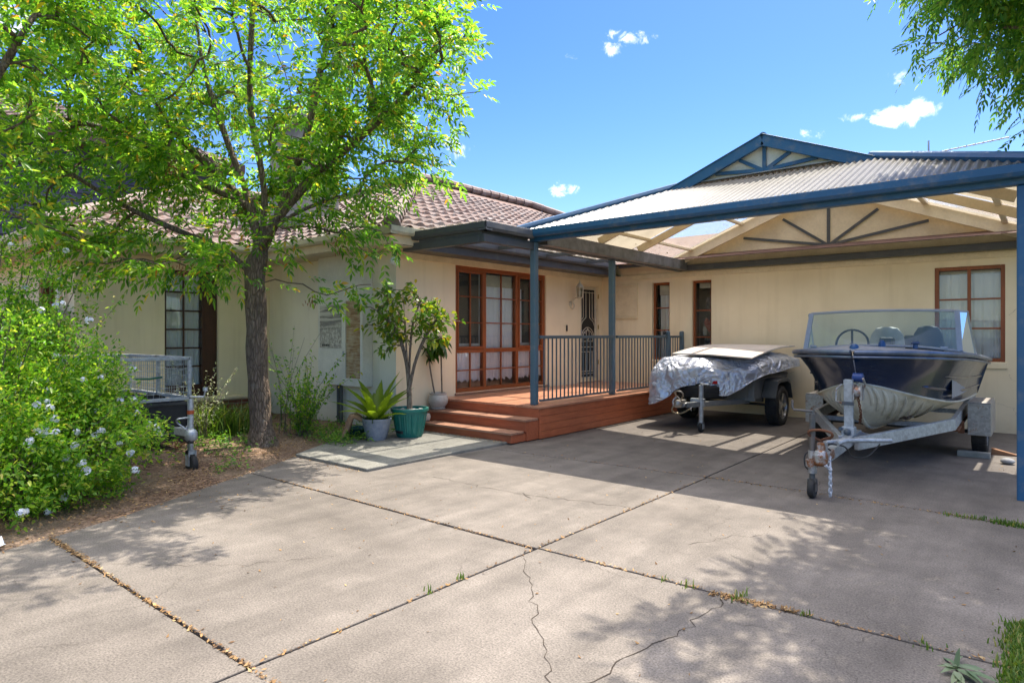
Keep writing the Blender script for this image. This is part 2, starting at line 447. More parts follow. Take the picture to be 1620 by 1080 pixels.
EDGE = [(-4.2,-4.0),(-4.6,-1.5),(-5.1,.2),(-5.42,1.15),(-5.5,1.43),(-5.72,2.0),(-5.95,2.44),(-6.2,2.9),(-6.5,3.5),(-6.72,3.95),(-6.93,4.26)]
def edge_x(y):
    for (x0,y0),(x1,y1) in zip(EDGE, EDGE[1:]):
        if y0 <= y <= y1: return x0+(x1-x0)*(y-y0)/(y1-y0)
    return EDGE[-1][0] if y > EDGE[-1][1] else EDGE[0][0]
GAP = .009
def panel(b, poly):
    n = len(poly); c = (sum(p[0] for p in poly)/n, sum(p[1] for p in poly)/n)
    b.prism(poly, -.09, 0.0)
b = MB(); g = GAP
def leftpoly(y0, y1, xr):
    pts = [(edge_x(y0), y0), (xr, y0), (xr, y1), (edge_x(y1), y1)]
    pts += [p for p in reversed(EDGE) if y0 < p[1] < y1]
    return pts
XJ = -2.68
panel(b, leftpoly(-4, 1.43-g, XJ-g)); panel(b, leftpoly(1.43+g, 3.46-g, XJ-g))
panel(b, [(edge_x(3.46+g), 3.46+g), (XJ-g, 3.48+g), (XJ-g, 6.32-g), (-4.85,6.2-g), (-5.56,6.16), (-5.56,4.28), (-6.93,4.26)])
panel(b, [(-5.56,6.16+.02), (-4.85,6.2+g), (XJ-g-.02,6.32+g), (XJ-g-.1,12.02), (-7.0,12.02), (-7.0,6.4), (-5.56,6.4)])
panel(b, [(XJ+g-.02,6.33+g), (-1.5,6.4+g), (.1,6.2+g), (.1,12.02), (XJ+g-.1,12.02)])
panel(b, [(XJ+g,3.49+g), (.02,3.56+g), (.06,6.2-g), (-1.5,6.4-g), (XJ+g,6.33-g)])
panel(b, [(XJ+g,-4), (4,-4), (4,3.45), (.02,3.56-g), (XJ+g,3.49-g)])
drv = b.build('driveway', M['concrete'], bevel=.006); tag(drv, kind='structure')
# cracks run through the slabs
def ribbon(b, pts, wd, z=.0025, sub=.05, wob=.018):
    pts = [Vector((*p, 0)) for p in pts]; line = []
    for p, q in zip(pts, pts[1:]):
        n = max(2, int((q-p).length/sub)); d = (q-p).normalized(); s = Vector((-d.y, d.x, 0))
        for i in range(n):
            line.append(p.lerp(q, i/n) + s*random.gauss(0, wob))
    line.append(pts[-1])
    vs = []; fs = []
    for i, p in enumerate(line):
        d = (line[min(i+1, len(line)-1)]-line[max(i-1, 0)]).normalized(); s = Vector((-d.y, d.x, 0))
        ww = wd*random.uniform(.35, 1.2)/2
        vs += [p+s*ww+Vector((0,0,z)), p-s*ww+Vector((0,0,z))]
    for i in range(len(line)-1): fs.append((2*i, 2*i+1, 2*i+3, 2*i+2))
    b.add(vs, fs)
b = MB()
ribbon(b, [(-2.62,3.27),(-2.4,3.02),(-2.16,2.78),(-1.9,2.5),(-1.66,2.25),(-1.5,1.9)], .005)
ribbon(b, [(-1.36,3.46),(-1.38,3.1),(-1.40,2.85),(-1.47,2.55),(-1.46,2.29),(-1.55,1.8)], .006)
ribbon(b, [(-4.85,4.55),(-4.2,4.55),(-3.67,4.58),(-3.2,4.7),(-2.74,4.79)], .006)
ribbon(b, [(-3.72,4.6),(-3.55,4.52)], .01)
ribbon(b, [(-1.9,4.2),(-1.75,4.6),(-1.6,4.75)], .004)
ribbon(b, [(-1.62,6.45),(-1.75,6.75),(-1.68,7.0),(-1.83,7.3),(-1.7,7.6)], .006, wob=.03)
ribbon(b, [(-4.6,1.5),(-4.0,1.95),(-3.6,2.5)], .003)
ribbon(b, [(-3.9,7.2),(-3.5,7.35),(-3.1,7.3)], .004); ribbon(b, [(-4.5,7.3),(-3.9,8.0)], .003)
tag(b.build('crack', M['soil'], drv), kind='structure')
b = MB()
for k in range(26):
    x, y = random.uniform(-4.6, -.2), random.uniform(1.0, 11); a = random.uniform(0, 6.3); L = random.uniform(.15, .5)
    ribbon(b, [(x, y), (x+L*math.cos(a), y+L*math.sin(a)), (x+L*1.7*math.cos(a+.5), y+L*1.7*math.sin(a+.5))], .0022, wob=.012, sub=.03)
tag(b.build('hairline_crack', simple('crack_dust', (.075,.063,.05), None, .9), drv), kind='structure')

b = MB(); b.prism([(-6.92,4.26),(-5.57,4.27),(-5.53,6.62),(-7.45,6.62),(-7.45,5.2)], -.09, .035)
tag(b.build('concrete_pad', M['pad'], bevel=.012), kind='structure')

# garden bed of mulch
def mulch_mat():
    t = NT('mulch'); co = t.coord()
    v = t.n('ShaderNodeTexVoronoi'); t.l(co, v.inputs['Vector']); v.inputs['Scale'].default_value = 42
    col = t.ramp(v.outputs['Color'], [(.1, (.06,.036,.024)), (.5, (.14,.085,.056)), (.85, (.24,.155,.10)), (1., (.34,.23,.15))])
    col = t.mix(t.ramp(t.noise(co, 1.5, 5), [(.4, 0.), (.65, .8)]), col, (.26,.19,.135))
    return t.done(t.bsdf(col, .95, 0, t.bump(v.outputs['Distance'], .9, .02), .2))
ys = np.arange(-4, 6.26, .1); P = []
for y in ys:
    xe = edge_x(min(y, 4.26))
    if y > 4.26: xe = -6.93-(y-4.26)*.55
    x0 = -11.05 if y > 3 else -20
    row = []
    for t_ in np.linspace(0, 1, 60)**.5:
        x = x0+(xe-x0)*t_; dd = (1-t_)
        z = .0+.05*min(1, dd*8) + .03*mnoise.noise((x*1.7, y*1.7, 0))*min(1, dd*6) + .012*mnoise.noise((x*9, y*9, 1))*min(1, dd*10)
        if t_ > .999: z = -.01
        row.append((x, y, z))
    P.append(row)
b = MB(); b.grid(P, flip=True); bed = b.build('garden_bed', mulch_mat(), smooth=True, angle=80); 
for p in bed.data.polygons: pass
tag(bed, kind='structure')

# loose leaf litter: bed edge, joints, deck foot
def flakes(pts, smin, smax, flat=.35):
    n = len(pts); pts = np.asarray(pts); a = RNG.uniform(0, 2*PI, n); L = RNG.uniform(smin, smax, n)
    d = np.stack([np.cos(a), np.sin(a), RNG.normal(0, flat, n)], 1); d /= np.linalg.norm(d, axis=1)[:, None]
    up = np.stack([RNG.normal(0, flat, n), RNG.normal(0, flat, n), np.ones(n)], 1)
    s = np.cross(up, d); s /= np.linalg.norm(s, axis=1)[:, None]
    L = L[:, None]
    V = np.stack([pts-d*L/2, pts+s*L*.22, pts+d*L/2+np.array([0,0,.004]), pts-s*L*.22], 1).reshape(-1, 3)
    V[:, 2] = np.maximum(V[:, 2], .002)
    F = np.arange(4*n).reshape(-1, 4)
    return V, F
pts = []
for i in range(6500):
    y = random.uniform(-.5, 6.0); k = abs(random.gauss(0, 1))
    xe = edge_x(min(y, 4.26)) - max(0, y-4.26)*.55
    pts.append((xe - k*.75 + random.gauss(0, .07), y, .05+random.uniform(0, .02) if k > .15 else .008))
def along(p, q, n, sd, z=.003):
    for i in range(n):
        t_ = random.random(); pts.append((p[0]+(q[0]-p[0])*t_+random.gauss(0, sd), p[1]+(q[1]-p[1])*t_+random.gauss(0, sd), z+random.uniform(0,.006)))
along((XJ,1.43),(XJ,3.46),80,.012); along((-5.5,1.43),(XJ,1.43),420,.008); along((-5.4,1.43),(-4.6,1.43),150,.016)
along((XJ,1.43),(-1.8,1.43),120,.012); along((-6.0,3.46),(XJ,3.46),260,.01); along((XJ,3.49),(0,3.56),240,.011)
along((-1.45,3.5),(-1.0,3.54),300,.022); along((XJ,3.5),(XJ,6.3),150,.012); along((XJ,6.33),(-.1,6.25),240,.02)
along((-4.85,6.2),(XJ,6.32),100,.015); along((-6.95,6.5),(-5.5,6.47),260,.05,.04); along((-5.4,6.9),(-5.35,11.9),160,.05)
along((-6.9,4.3),(-5.6,4.22),120,.05)
for i in range(320): pts.append((random.uniform(-5,0), random.uniform(1.2,9), .004))
for i in range(170):
    t_ = random.random(); pts.append((-6.2+t_*1.2+random.gauss(0,.4), 1.9+t_*2+random.gauss(0,.5), .004))
V, F = flakes(pts, .008, .034)
tag(np_mesh('leaf_litter', V, F, M['litter']), 'dry brown leaves scattered along the bed edge and slab joints', 'leaf litter', kind='stuff')

# grass blades: tufts at joints and edge lawn
M['grass'] = leafmat('grass_blade', [(0., (.05,.11,.015)), (.5, (.09,.18,.025)), (.85, (.16,.22,.04)), (1., (.3,.26,.09))], .45, .5, 1.2)
def blades(pts, hmin, hmax, spread=.5, wd=.004):
    n = len(pts); pts = np.asarray(pts); a = RNG.uniform(0, 2*PI, n); h = RNG.uniform(hmin, hmax, n)
    lean = np.stack([np.cos(a), np.sin(a)], 1)*(h*RNG.uniform(.1, spread*1.6, n))[:, None]
    s = np.stack([-np.sin(a), np.cos(a), np.zeros(n)], 1)*wd
    mid = pts+np.concatenate([lean*.35, (h*.62)[:, None]], 1); tip = pts+np.concatenate([lean, (h*.95)[:, None]], 1)
    V = np.stack([pts-s, pts+s, mid+s*.8, mid-s*.8, tip+s*.1, tip-s*.1], 1).reshape(-1, 3)
    base = np.arange(n)[:, None]*6
    F = np.concatenate([base+np.array([0,1,2,3]), base+np.array([3,2,4,5])], 0)
    return V, F
pts = []
def tuft(x, y, n, sd): 
    for i in range(n): pts.append((x+random.gauss(0, sd), y+random.gauss(0, sd), 0))
for i in range(5200):
    x = abs(random.gauss(0, .7))*1.0; y = random.uniform(3.62, 6.0)
    if random.random() < .5: x *= .3
    pts.append((x+.03+.04*math.sin(y*7), y, -.02))
for i in range(1500): 
    pts.append((-.09+random.gauss(0,.04), random.uniform(3.3,4.1), 0))
for i in range(9): tuft(-.62+i*.07, 6.24, 16, .025)
for i in range(12): tuft(-.32+i*.03, 6.21, 22, .03)
tuft(-1.6,3.5,12,.02); tuft(-1.75,3.5,8,.015); tuft(-1.3,3.53,30,.03); tuft(-.95,3.53,14,.02); tuft(-.45,3.55,16,.03)
tuft(-2.68,2.75,12,.012); tuft(-2.68,2.5,9,.012)
V, F = blades(pts, .012, .05)
tag(np_mesh('grass', V, F, M['grass']), 'short green grass beside the driveway and in slab joints', 'grass', kind='stuff')
# ------------------------------------------------------------------ house
XD, YR, XW, YF, YL = -7.45, 12.0, -11.0, 6.25, 3.16      # verandah wall, rear wall, bay-wing wall, front return, wing end
DZ = .46                                                  # deck level
house = thing('brick_house', 'cream rendered single storey house with red tiled roof and timber windows', 'house', (-7.45, 6.25, 0))

def wall_faces(b, fm, u0, u1, z0, z1, ops, th=.24):
    us = sorted({u0, u1, *[o[0] for o in ops], *[o[1] for o in ops]})
    zs = sorted({z0, z1, *[o[2] for o in ops], *[o[3] for o in ops]})
    def solid(i, j):
        if i < 0 or j < 0 or i >= len(us)-1 or j >= len(zs)-1: return False
        uc = (us[i]+us[i+1])/2; zc = (zs[j]+zs[j+1])/2
        return not any(o[0] < uc < o[1] and o[2] < zc < o[3] for o in ops)
    def quad(*p): b.add([fm(*q) for q in p], [(0,1,2,3)])
    for i in range(len(us)-1):
        for j in range(len(zs)-1):
            if not solid(i, j): continue
            a, c, d, e = us[i], us[i+1], zs[j], zs[j+1]
            quad((a,0,d),(c,0,d),(c,0,e),(a,0,e)); quad((a,th,e),(c,th,e),(c,th,d),(a,th,d))
            if not solid(i-1, j): quad((a,0,d),(a,0,e),(a,th,e),(a,th,d))
            if not solid(i+1, j): quad((c,0,e),(c,0,d),(c,th,d),(c,th,e))
            if not solid(i, j-1): quad((c,0,d),(a,0,d),(a,th,d),(c,th,d))
            if not solid(i, j+1): quad((a,0,e),(c,0,e),(c,th,e),(a,th,e))
FX = lambda X: (lambda u, d, z: (X-d, u, z))       # wall facing +X, u = y
FY = lambda Y: (lambda u, d, z: (u, Y+d, z))       # wall facing -Y, u = x
fD, fR, fW, fF, fE = FX(XD), FY(YR), FX(XW), FY(YF), FY(YL)

W_BIG = (7.50, 9.97, .50, 2.60)
W_N1 = (-6.26, -5.87, .95, 2.52)
W_N2 = (-5.40, -5.00, .72, 2.52)
W_R = (-1.38, -.50, 1.05, 2.50)
W_BAY = (4.42, 5.30, .40, 2.52)
W_END = (-12.75, -11.9, .9, 2.35)
DOOR = (11.16, 11.88, DZ+.02, 2.52)
b = MB(); wall_faces(b, fD, YF+.004, YR, -.1, 2.95, [W_BIG, DOOR]); b.build('wall', M['stucco'], house)
b = MB(); wall_faces(b, fR, XD-.24, 2.6, -.1, 2.95, [W_N1, W_N2, W_R]); b.build('wall', M['stucco'], house)
b = MB(); wall_faces(b, fF, XW-.24, XD-.001, -.1, 2.95, []); b.build('wall', M['stucco_grey'], house)
b = MB(); wall_faces(b, fW, YL+.004, YF, .34, 2.95, [W_BAY]); b.build('wall', M['stucco'], house)
b = MB(); wall_faces(b, fE, -16.5, XW-.001, .34, 2.95, [W_END]); b.build('wall', M['stucco'], house)
b = MB(); b.box(2.36, 2.6, YR+.24, 17.5, -.1, 2.95); b.build('wall', M['stucco'], house)
b = MB(); b.box(-17.4, -17.15, YL+.3, 17.5, -.1, 2.95); b.build('wall', M['stucco'], house)

def brick_mat():
    t = NT('red_brick'); tc = t.n('ShaderNodeTexCoord'); sp = t.n('ShaderNodeSeparateXYZ'); t.l(tc.outputs['Object'], sp.inputs[0])
    cb = t.n('ShaderNodeCombineXYZ'); t.l(t.math('ADD', sp.outputs[0], sp.outputs[1]), cb.inputs[0]); t.l(sp.outputs[2], cb.inputs[1])
    br = t.n('ShaderNodeTexBrick'); t.l(cb.outputs[0], br.inputs['Vector']); br.inputs['Scale'].default_value = 1
    br.inputs['Color1'].default_value = (.33,.11,.06,1); br.inputs['Color2'].default_value = (.22,.075,.045,1); br.inputs['Mortar'].default_value = (.34,.29,.23,1)
    br.inputs['Brick Width'].default_value = .24; br.inputs['Row Height'].default_value = .086; br.inputs['Mortar Size'].default_value = .006
    col = t.mix(.5, br.outputs['Color'], t.ramp(t.noise(tc.outputs['Object'], 30, 4), [(.3, .5), (.7, 1.2)]), 'MULTIPLY')
    return t.done(t.bsdf(col, .85, 0, t.bump(br.outputs['Fac'], -.6, .008), .2))
M['brick'] = brick_mat()
b = MB(); b.box(XW-.2, XW+.012, YL-.012, YF, -.1, .335); b.box(-16.5, XW-.2, YL-.012, YL+.2, -.1, .335); b.build('brick_base', M['brick'], house)
# rounded sill course along the wing
b = MB()
b.tube([(XW+.02, YL-.06, .365), (XW+.02, YF-.002, .365)], .05, 12); b.tube([(XW+.02, YL-.06, .365), (-16.5, YL-.06, .365)], .05, 12)
b.build('sill_course', M['cream_wood'], house, smooth=True)

M['curtain'] = None
def curtain_mat(name, c, sheer):
    t = NT(name); co = t.coord()
    d = t.n('ShaderNodeBsdfDiffuse'); d.inputs[0].default_value = (*c, 1)
    tr = t.n('ShaderNodeBsdfTranslucent'); tr.inputs[0].default_value = (*c, 1)
    ms = t.n('ShaderNodeMixShader'); ms.inputs[0].default_value = .08; t.l(d.outputs[0], ms.inputs[1]); t.l(tr.outputs[0], ms.inputs[2])
    tp = t.n('ShaderNodeBsdfTransparent'); m2 = t.n('ShaderNodeMixShader'); m2.inputs[0].default_value = 1-sheer
    t.l(ms.outputs[0], m2.inputs[1]); t.l(tp.outputs[0], m2.inputs[2]); return t.done(m2.outputs[0])
M['curtain'] = curtain_mat('white_curtain', (.95,.95,.97), .98)
M['lace'] = curtain_mat('grey_lace', (.92,.92,.90), .95)
M['blind'] = simple('cream_blind', (.72,.66,.52), None, .7)

def curtain(fm, u0, u1, z0, z1, d, mat, parent, folds=9, amp=.02, scallop=.0, seed=0):
    rnd = random.Random(seed); n = int((u1-u0)/.012); P = []
    ph = [rnd.uniform(0, 6) for _ in range(4)]
    for k in range(9):
        t = k/8; row = []
        for i in range(n+1):
            s = i/n; a = 2*PI*folds*s
            o = amp*(math.sin(a+ph[0]+.6*math.sin(a*.37+ph[1]))+.45*math.sin(a*1.7+ph[2]))*(.45+.55*(1-t))
            zb = z0+scallop*abs(math.sin(a*.5+ph[3]))
            row.append(fm(u0+(u1-u0)*s, d+o, zb+(z1-zb)*t))
        P.append(row)
    b = MB(); b.grid(P); return b.build('curtain', mat, parent, smooth=True, angle=180)
def fbox(b, fm, u0, u1, z0, z1, d0, d1):
    p, q = fm(u0, d0, z0), fm(u1, d1, z1)
    b.box(min(p[0],q[0]), max(p[0],q[0]), min(p[1],q[1]), max(p[1],q[1]), min(p[2],q[2]), max(p[2],q[2]))
def room(fm, u0, u1, z0, z1, d, depth, mat, parent):
    b = MB(); c = [(u0-.3,z0-.3),(u1+.3,z0-.3),(u1+.3,z1+.2),(u0-.3,z1+.2)]
    v = [fm(u,d,z) for u,z in c]+[fm(u,d+depth,z) for u,z in c]
    b.add(v, [(4,5,6,7),(0,1,5,4),(1,2,6,5),(2,3,7,6),(3,0,4,7)])
    return b.build('room', mat, parent)
def frame(fm, op, rec, fw, name, mat, fd=.09):
    u0,u1,z0,z1 = op; b = MB()
    fbox(b, fm, u0, u0+fw, z0, z1, rec, rec+fd); fbox(b, fm, u1-fw, u1, z0, z1, rec, rec+fd)
    fbox(b, fm, u0+fw, u1-fw, z1-fw, z1, rec+.001, rec+fd-.001); fbox(b, fm, u0+fw, u1-fw, z0, z0+fw, rec+.001, rec+fd-.001)
    return b.build(name, mat, house, bevel=.005)
def bars(fm, us, zs, u0, u1, z0, z1, rec, bw, mat, par, d=.03):
    if not us and len(zs) > 1:
        for z in zs: bars(fm, us, [z], u0, u1, z0, z1, rec, bw, mat, par, d)
        return
    b = MB()
    for z in zs: fbox(b, fm, u0, u1, z-bw/2, z+bw/2, rec+.002, rec+d-.002)
    for u in us: fbox(b, fm, u-bw/2, u+bw/2, z0, z1, rec, rec+d)
    return b.build('glazing_bar', mat, par, bevel=.003)
def pane(fm, u0, u1, z0, z1, d, par, mat=None):
    b = MB(); b.add([fm(u0,d,z0), fm(u1,d,z0), fm(u1,d,z1), fm(u0,d,z1)], [(0,1,2,3)])
    return b.build('glass', mat or M['glass'], par)

# big verandah window: two screened casements beside a fixed light, panes below the transom
WZ = M['winwood_z']
win = frame(fD, W_BIG, .03, .07, 'window', WZ, .1); win['label'] = 'wide red timber window beside the verandah'
u0,u1,z0,z1 = W_BIG; TR = 1.19; m1, m2 = 8.25, 9.13
b = MB()
for m in (m1, m2): fbox(b, fD, m-.035, m+.035, z0+.07, z1-.07, .034, .125)
for a, c in ((u0+.07, m1-.035), (m1+.035, m2-.035), (m2+.035, u1-.07)): fbox(b, fD, a, c, TR-.035, TR+.035, .036, .12)
b.build('mullion', WZ, win, bevel=.004)
rows_hi = [TR+.035+(z1-.07-TR-.035)*k/3 for k in (1,2)]; zlow = (z0+.07+TR-.035)/2
for k, (a, c) in enumerate(((u0+.07, m1-.035), (m1+.035, m2-.035), (m2+.035, u1-.07))):
    mid = (a+c)/2
    if k != 1:
        b = MB(); s = .035
        fbox(b, fD, a, a+s, TR+.036, z1-.071, .02, .07); fbox(b, fD, c-s, c, TR+.036, z1-.071, .02, .07)
        fbox(b, fD, a+s, c-s, z1-.071-s, z1-.071, .021, .069); fbox(b, fD, a+s, c-s, TR+.036, TR+.036+s, .021, .069)
        b.build('casement_sash', WZ, win, bevel=.004)
        b = MB(); fbox(b, fD, a+s, a+s+.022, TR+.075, z1-.11, .085, .1); fbox(b, fD, c-s-.022, c-s, TR+.075, z1-.11, .085, .1)
        fbox(b, fD, a+s+.022, c-s-.022, TR+.075, TR+.12, .0851, .1); b.build('screen_frame', M['white_pvc'], win)
        b = MB(); b.add([fD(a+s,.1,TR+.075), fD(c-s,.1,TR+.075), fD(c-s,.1,z1-.11), fD(a+s,.1,z1-.11)], [(0,1,2,3)])
        b.build('flyscreen', M['mesh_dark'], win)
    bars(fD, [mid], rows_hi, a, c, TR+.036, z1-.071, .03, .02, WZ, win)
    bars(fD, [mid], [zlow], a, c, z0+.071, TR-.036, .036, .02, WZ, win)
    pane(fD, a, c, z0+.07, z1-.07, .062, win)
    curtain(fD, a-.02, c+.3 if k != 0 else c+.2, z0+.15, TR+.02 if k != 1 else z1-.3, .11, M['curtain'], win, 6+k, .02, .05, k)
b = MB(); fbox(b, fD, m1+.05, m2-.05, z1-.33, z1-.09, .13, .14); b.build('blind', M['blind'], win)
b = MB(); fbox(b, fD, u0-.02, u1+.02, z0-.03, z0-.002, -.03, .2); b.build('sill', M['tread'], win, bevel=.006)
room(fD, u0, u1, z0, z1, .245, 1.5, M['pale_room'], win)

# slim windows in the rear wall
def slim(op, lab, bl):
    w_ = frame(fR, op, .07, .045, 'window', WZ, .08); w_['label'] = lab
    u0,u1,z0,z1 = op; h = (z1-z0)
    bars(fR, [], [z1-.045-(z1-.045-z0)*k/3.3 for k in (1.02,2)] + ([z0+.3] if h > 1.6 else []), u0+.045, u1-.045, z0, z1, .08, .022, WZ, w_)
    pane(fR, u0+.04, u1-.04, z0+.04, z1-.04, .1, w_)
    b = MB(); fbox(b, fR, u0+.1, u1-.045, z1-.05-bl, z1-.05, .16, .17); b.build('blind', M['blind'], w_)
    b = MB(); fbox(b, fR, u0-.03, u1+.03, z0-.04, z0-.002, -.02, .07); b.build('sill', M['stucco'], w_, bevel=.005)
    return w_
n1 = slim(W_N1, 'slim red timber window beside the boarded hatch', .2)
curtain(fR, W_N1[0]+.1, W_N1[1], W_N1[2], W_N1[3]-.25, .2, M['lace'], n1, 3, .012, 0, 5)
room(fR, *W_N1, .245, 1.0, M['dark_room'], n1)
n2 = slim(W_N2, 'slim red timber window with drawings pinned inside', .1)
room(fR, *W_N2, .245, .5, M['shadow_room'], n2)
def paper(u0, u1, z0, z1, c, nm='drawing', d=.26, c2=None):
    b = MB(); fbox(b, fR, u0, u1, z0, z1, d, d+.004); return b.build(nm, simple('paper_%d' % len(bpy.data.materials), c, c2, .8, ns=14, amt=.5), n2)
U = W_N2[0]
paper(U+.19, U+.30, 1.95, 2.2, (.06,.06,.08), c2=(.22,.2,.2)); paper(U+.16, U+.3, 1.1, 1.4, (.05,.05,.06), c2=(.4,.4,.38)); paper(U+.26, U+.4, 1.13, 1.32, (.18,.1,.34), c2=(.3,.2,.5))
paper(U+.12, U+.2, 1.45, 1.62, (.55,.5,.42)); paper(U+.1, U+.26, .8, .98, (.6,.5,.5), c2=(.3,.1,.1)); paper(U+.28, U+.38, .85, 1.0, (.5,.55,.4), c2=(.2,.35,.12))
hp = [(16*math.sin(t)**3, 13*math.cos(t)-5*math.cos(2*t)-2*math.cos(3*t)-math.cos(4*t)) for t in np.linspace(0, 2*PI, 40, endpoint=False)]
b = MB(); b.add([fR(U+.25+x*.0065, .255, 1.66+y*.0105) for x, y in hp], [tuple(range(40))]); b.build('heart_drawing', simple('red_heart', (.34,.07,.05), (.45,.2,.15), .8, ns=20), n2)

# right hand window behind the boat
wr = frame(fR, W_R, .02, .055, 'window', WZ, .1); wr['label'] = 'red timber window with lace curtains behind the boat'
u0,u1,z0,z1 = W_R; mid = (u0+u1)/2; hh = (z1-z0-.11)/3
b = MB(); fbox(b, fR, mid-.022, mid+.022, z0+.055, z1-.055, .024, .09); b.build('mullion', WZ, wr, bevel=.004)
bars(fR, [], [z0+.055+hh, z0+.055+2*hh], u0+.055, u1-.055, z0, z1, .035, .025, WZ, wr)
pane(fR, u0+.05, u1-.05, z0+.05, z1-.05, .06, wr)
curtain(fR, u0, u1, z0, z1-.11, .17, M['lace'], wr, 9, .02, 0, 9)
b = MB(); fbox(b, fR, u0+.06, u1-.06, z1-.11, z1-.06, .12, .15); b.build('blind', M['blind'], wr)
b = MB(); fbox(b, fR, u0-.03, u1+.03, z0-.10, z0-.003, -.015, .07); b.build('sill', M['stucco'], wr, bevel=.006)
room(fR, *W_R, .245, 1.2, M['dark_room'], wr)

# tall dark window of the wing, half behind the tree
wb = frame(fW, W_BAY, .06, .05, 'window', M['darkwood'], .1); wb['label'] = 'tall dark timber window behind the tree trunk'
u0,u1,z0,z1 = W_BAY; uu = u0+.62; zz0 = z0+.22
b = MB(); fbox(b, fW, uu, u1-.05, z0+.05, z1-.05, .04, .15); fbox(b, fW, u0+.05, uu, z0+.05, zz0, .07, .12); b.build('door_stile', M['darkwood'], wb, bevel=.004)
bars(fW, [(u0+uu)/2+.02], [zz0+(z1-.05-zz0)*k/6 for k in range(1,6)], u0+.05, uu, zz0, z1-.05, .07, .026, M['darkwood'], wb)
pane(fW, u0+.05, uu, zz0, z1-.05, .09, wb)
curtain(fW, u0+.03, uu+.02, z0+.1, z1-.06, .17, M['lace'], wb, 7, .016, 0, 3)
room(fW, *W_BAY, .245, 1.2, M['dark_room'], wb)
b = MB(); fbox(b, fW, u0-.03, u1+.1, z0-.04, z0-.002, -.03, .06); b.build('sill', M['stucco_grey'], wb, bevel=.006)
we = frame(fE, W_END, .03, .07, 'window', M['winwood_z'], .1)
bars(fE, [-12.3], [1.6], W_END[0]+.07, W_END[1]-.07, W_END[2]+.07, W_END[3]-.07, .05, .03, WZ, we); pane(fE, W_END[0]+.06, W_END[1]-.06, W_END[2]+.06, W_END[3]-.06, .08, we)
room(fE, *W_END, .245, 1, M['dark_room'], we)

# security door with scrollwork
u0,u1,z0,z1 = DOOR; CW = M['cream_white']
dr = frame(fD, DOOR, .02, .045, 'door', M['cream_wood'], .12); dr['label'] = 'cream security door with dark mesh and scrollwork'
b = MB(); fbox(b, fD, u0+.05, u1-.05, z0+.03, z1-.05, .075, .085); b.build('mesh_panel', M['black'], dr)
b = MB(); a, c = u0+.05, u1-.05; zt, zb = z1-.05, z0+.03
for u in (a, c-.05): fbox(b, fD, u, u+.05, zb, zt, .04, .07)
for z in (zt-.06, zb, ): fbox(b, fD, a+.05, c-.05, z, z+.06, .041, .069)
b.build('door_frame', CW, dr, bevel=.004)
b = MB(); um = (a+c)/2; r = .008
def rod(*pts): b.tube([fD(u, .06, z) for u, z in pts], r, 6)
zc = z0+1.02
for s in (-1, 1):
    for k in (.07, .17): rod((um+s*k, zt-.1), (um+s*k, zc+.32)); rod((um+s*k, zc-.42), (um+s*k, zb+.16))
    rod((um+s*.07, zc+.32), (um+s*.2, zc+.24), (um+s*.27, zc+.12)); rod((um+s*.17, zc+.32), (um+s*.27, zc+.26))
    rod((um, zc+.1), (um+s*.06, zc), (um+s*.045, zc-.1), (um, zc-.16))
for rr in (.25, .20): b.tube([fD(um+rr*math.cos(t), .06, zc-.16+rr*1.1*math.sin(t)) for t in np.linspace(0, PI, 16)], r, 6)
for z in (zc-.18, zc-.30, zc-.40, zb+.18, zb+.13, zt-.12): rod((a+.05, z), (c-.05, z))
b.build('scrollwork', CW, dr, smooth=True)
b = MB()
for z in (z0+.35, z0+1.1, z0+1.75): b.cyl(fD(u1-.03, .005, z), fD(u1-.03, .005, z+.09), .012, 8)
b.build('hinge', simple('brass', (.42,.28,.09), None, .35, .8), dr, smooth=True)
b = MB(); fbox(b, fD, a, a+.03, zc-.05, zc+.06, .015, .04); b.cyl(fD(a+.015,-.02,zc), fD(a+.1,-.02,zc), .01, 8); b.build('handle', M['silver'], dr)
room(fD, *DOOR, .2, .3, M['dark_room'], dr)
b = MB(); fbox(b, fD, u0-.03, u1+.03, z0-.03, z0-.002, -.04, .1); b.build('threshold', M['tread'], dr)

b = MB()
def wall_line(pts, wd):
    P = []
    for (x0_,z0_),(x1_,z1_) in zip(pts, pts[1:]):
        for i in range(8): P.append((x0_+(x1_-x0_)*i/8+random.gauss(0,.006), z0_+(z1_-z0_)*i/8+random.gauss(0,.006)))
    vs = []; 
    for i,(x,z) in enumerate(P):
        w2 = wd*random.uniform(.4,1.2)/2; vs += [(x-w2*.7, YR-.003, z+w2), (x+w2*.7, YR-.003, z-w2)]
    b.add(vs, [(2*i,2*i+1,2*i+3,2*i+2) for i in range(len(P)-1)])
wall_line([(-.5,.95),(-.42,.8),(-.28,.72),(-.1,.62),(.2,.5)], .004); wall_line([(-.46,1.75),(-.34,1.86),(-.2,1.92)], .003); wall_line([(-.62,.45),(-.4,.38),(-.34,.15),(-.36,0)], .004); wall_line([(-3.9,.6),(-3.7,.75),(-3.45,.8)], .003)
b.build('wall_crack', simple('render_crack', (.30,.24,.16), None, .9), house)
# boarded hatch on the rear wall
b = MB(); fbox(b, fR, -7.18, -6.62, 1.84, 2.47, -.012, .0-.001); hp_ = b.build('hatch_panel', M['cream_wood'], house, bevel=.004)
b = MB(); fbox(b, fR, -7.23, -7.19, 1.80, 2.52, -.03, -.001); fbox(b, fR, -6.61, -6.585, 1.80, 2.52, -.03, -.001); fbox(b, fR, -7.19, -6.61, 2.48, 2.52, -.0301, -.001); fbox(b, fR, -7.19, -6.61, 1.80, 1.83, -.0301, -.001)
b.build('moulding', M['cream_wood'], hp_, bevel=.004)
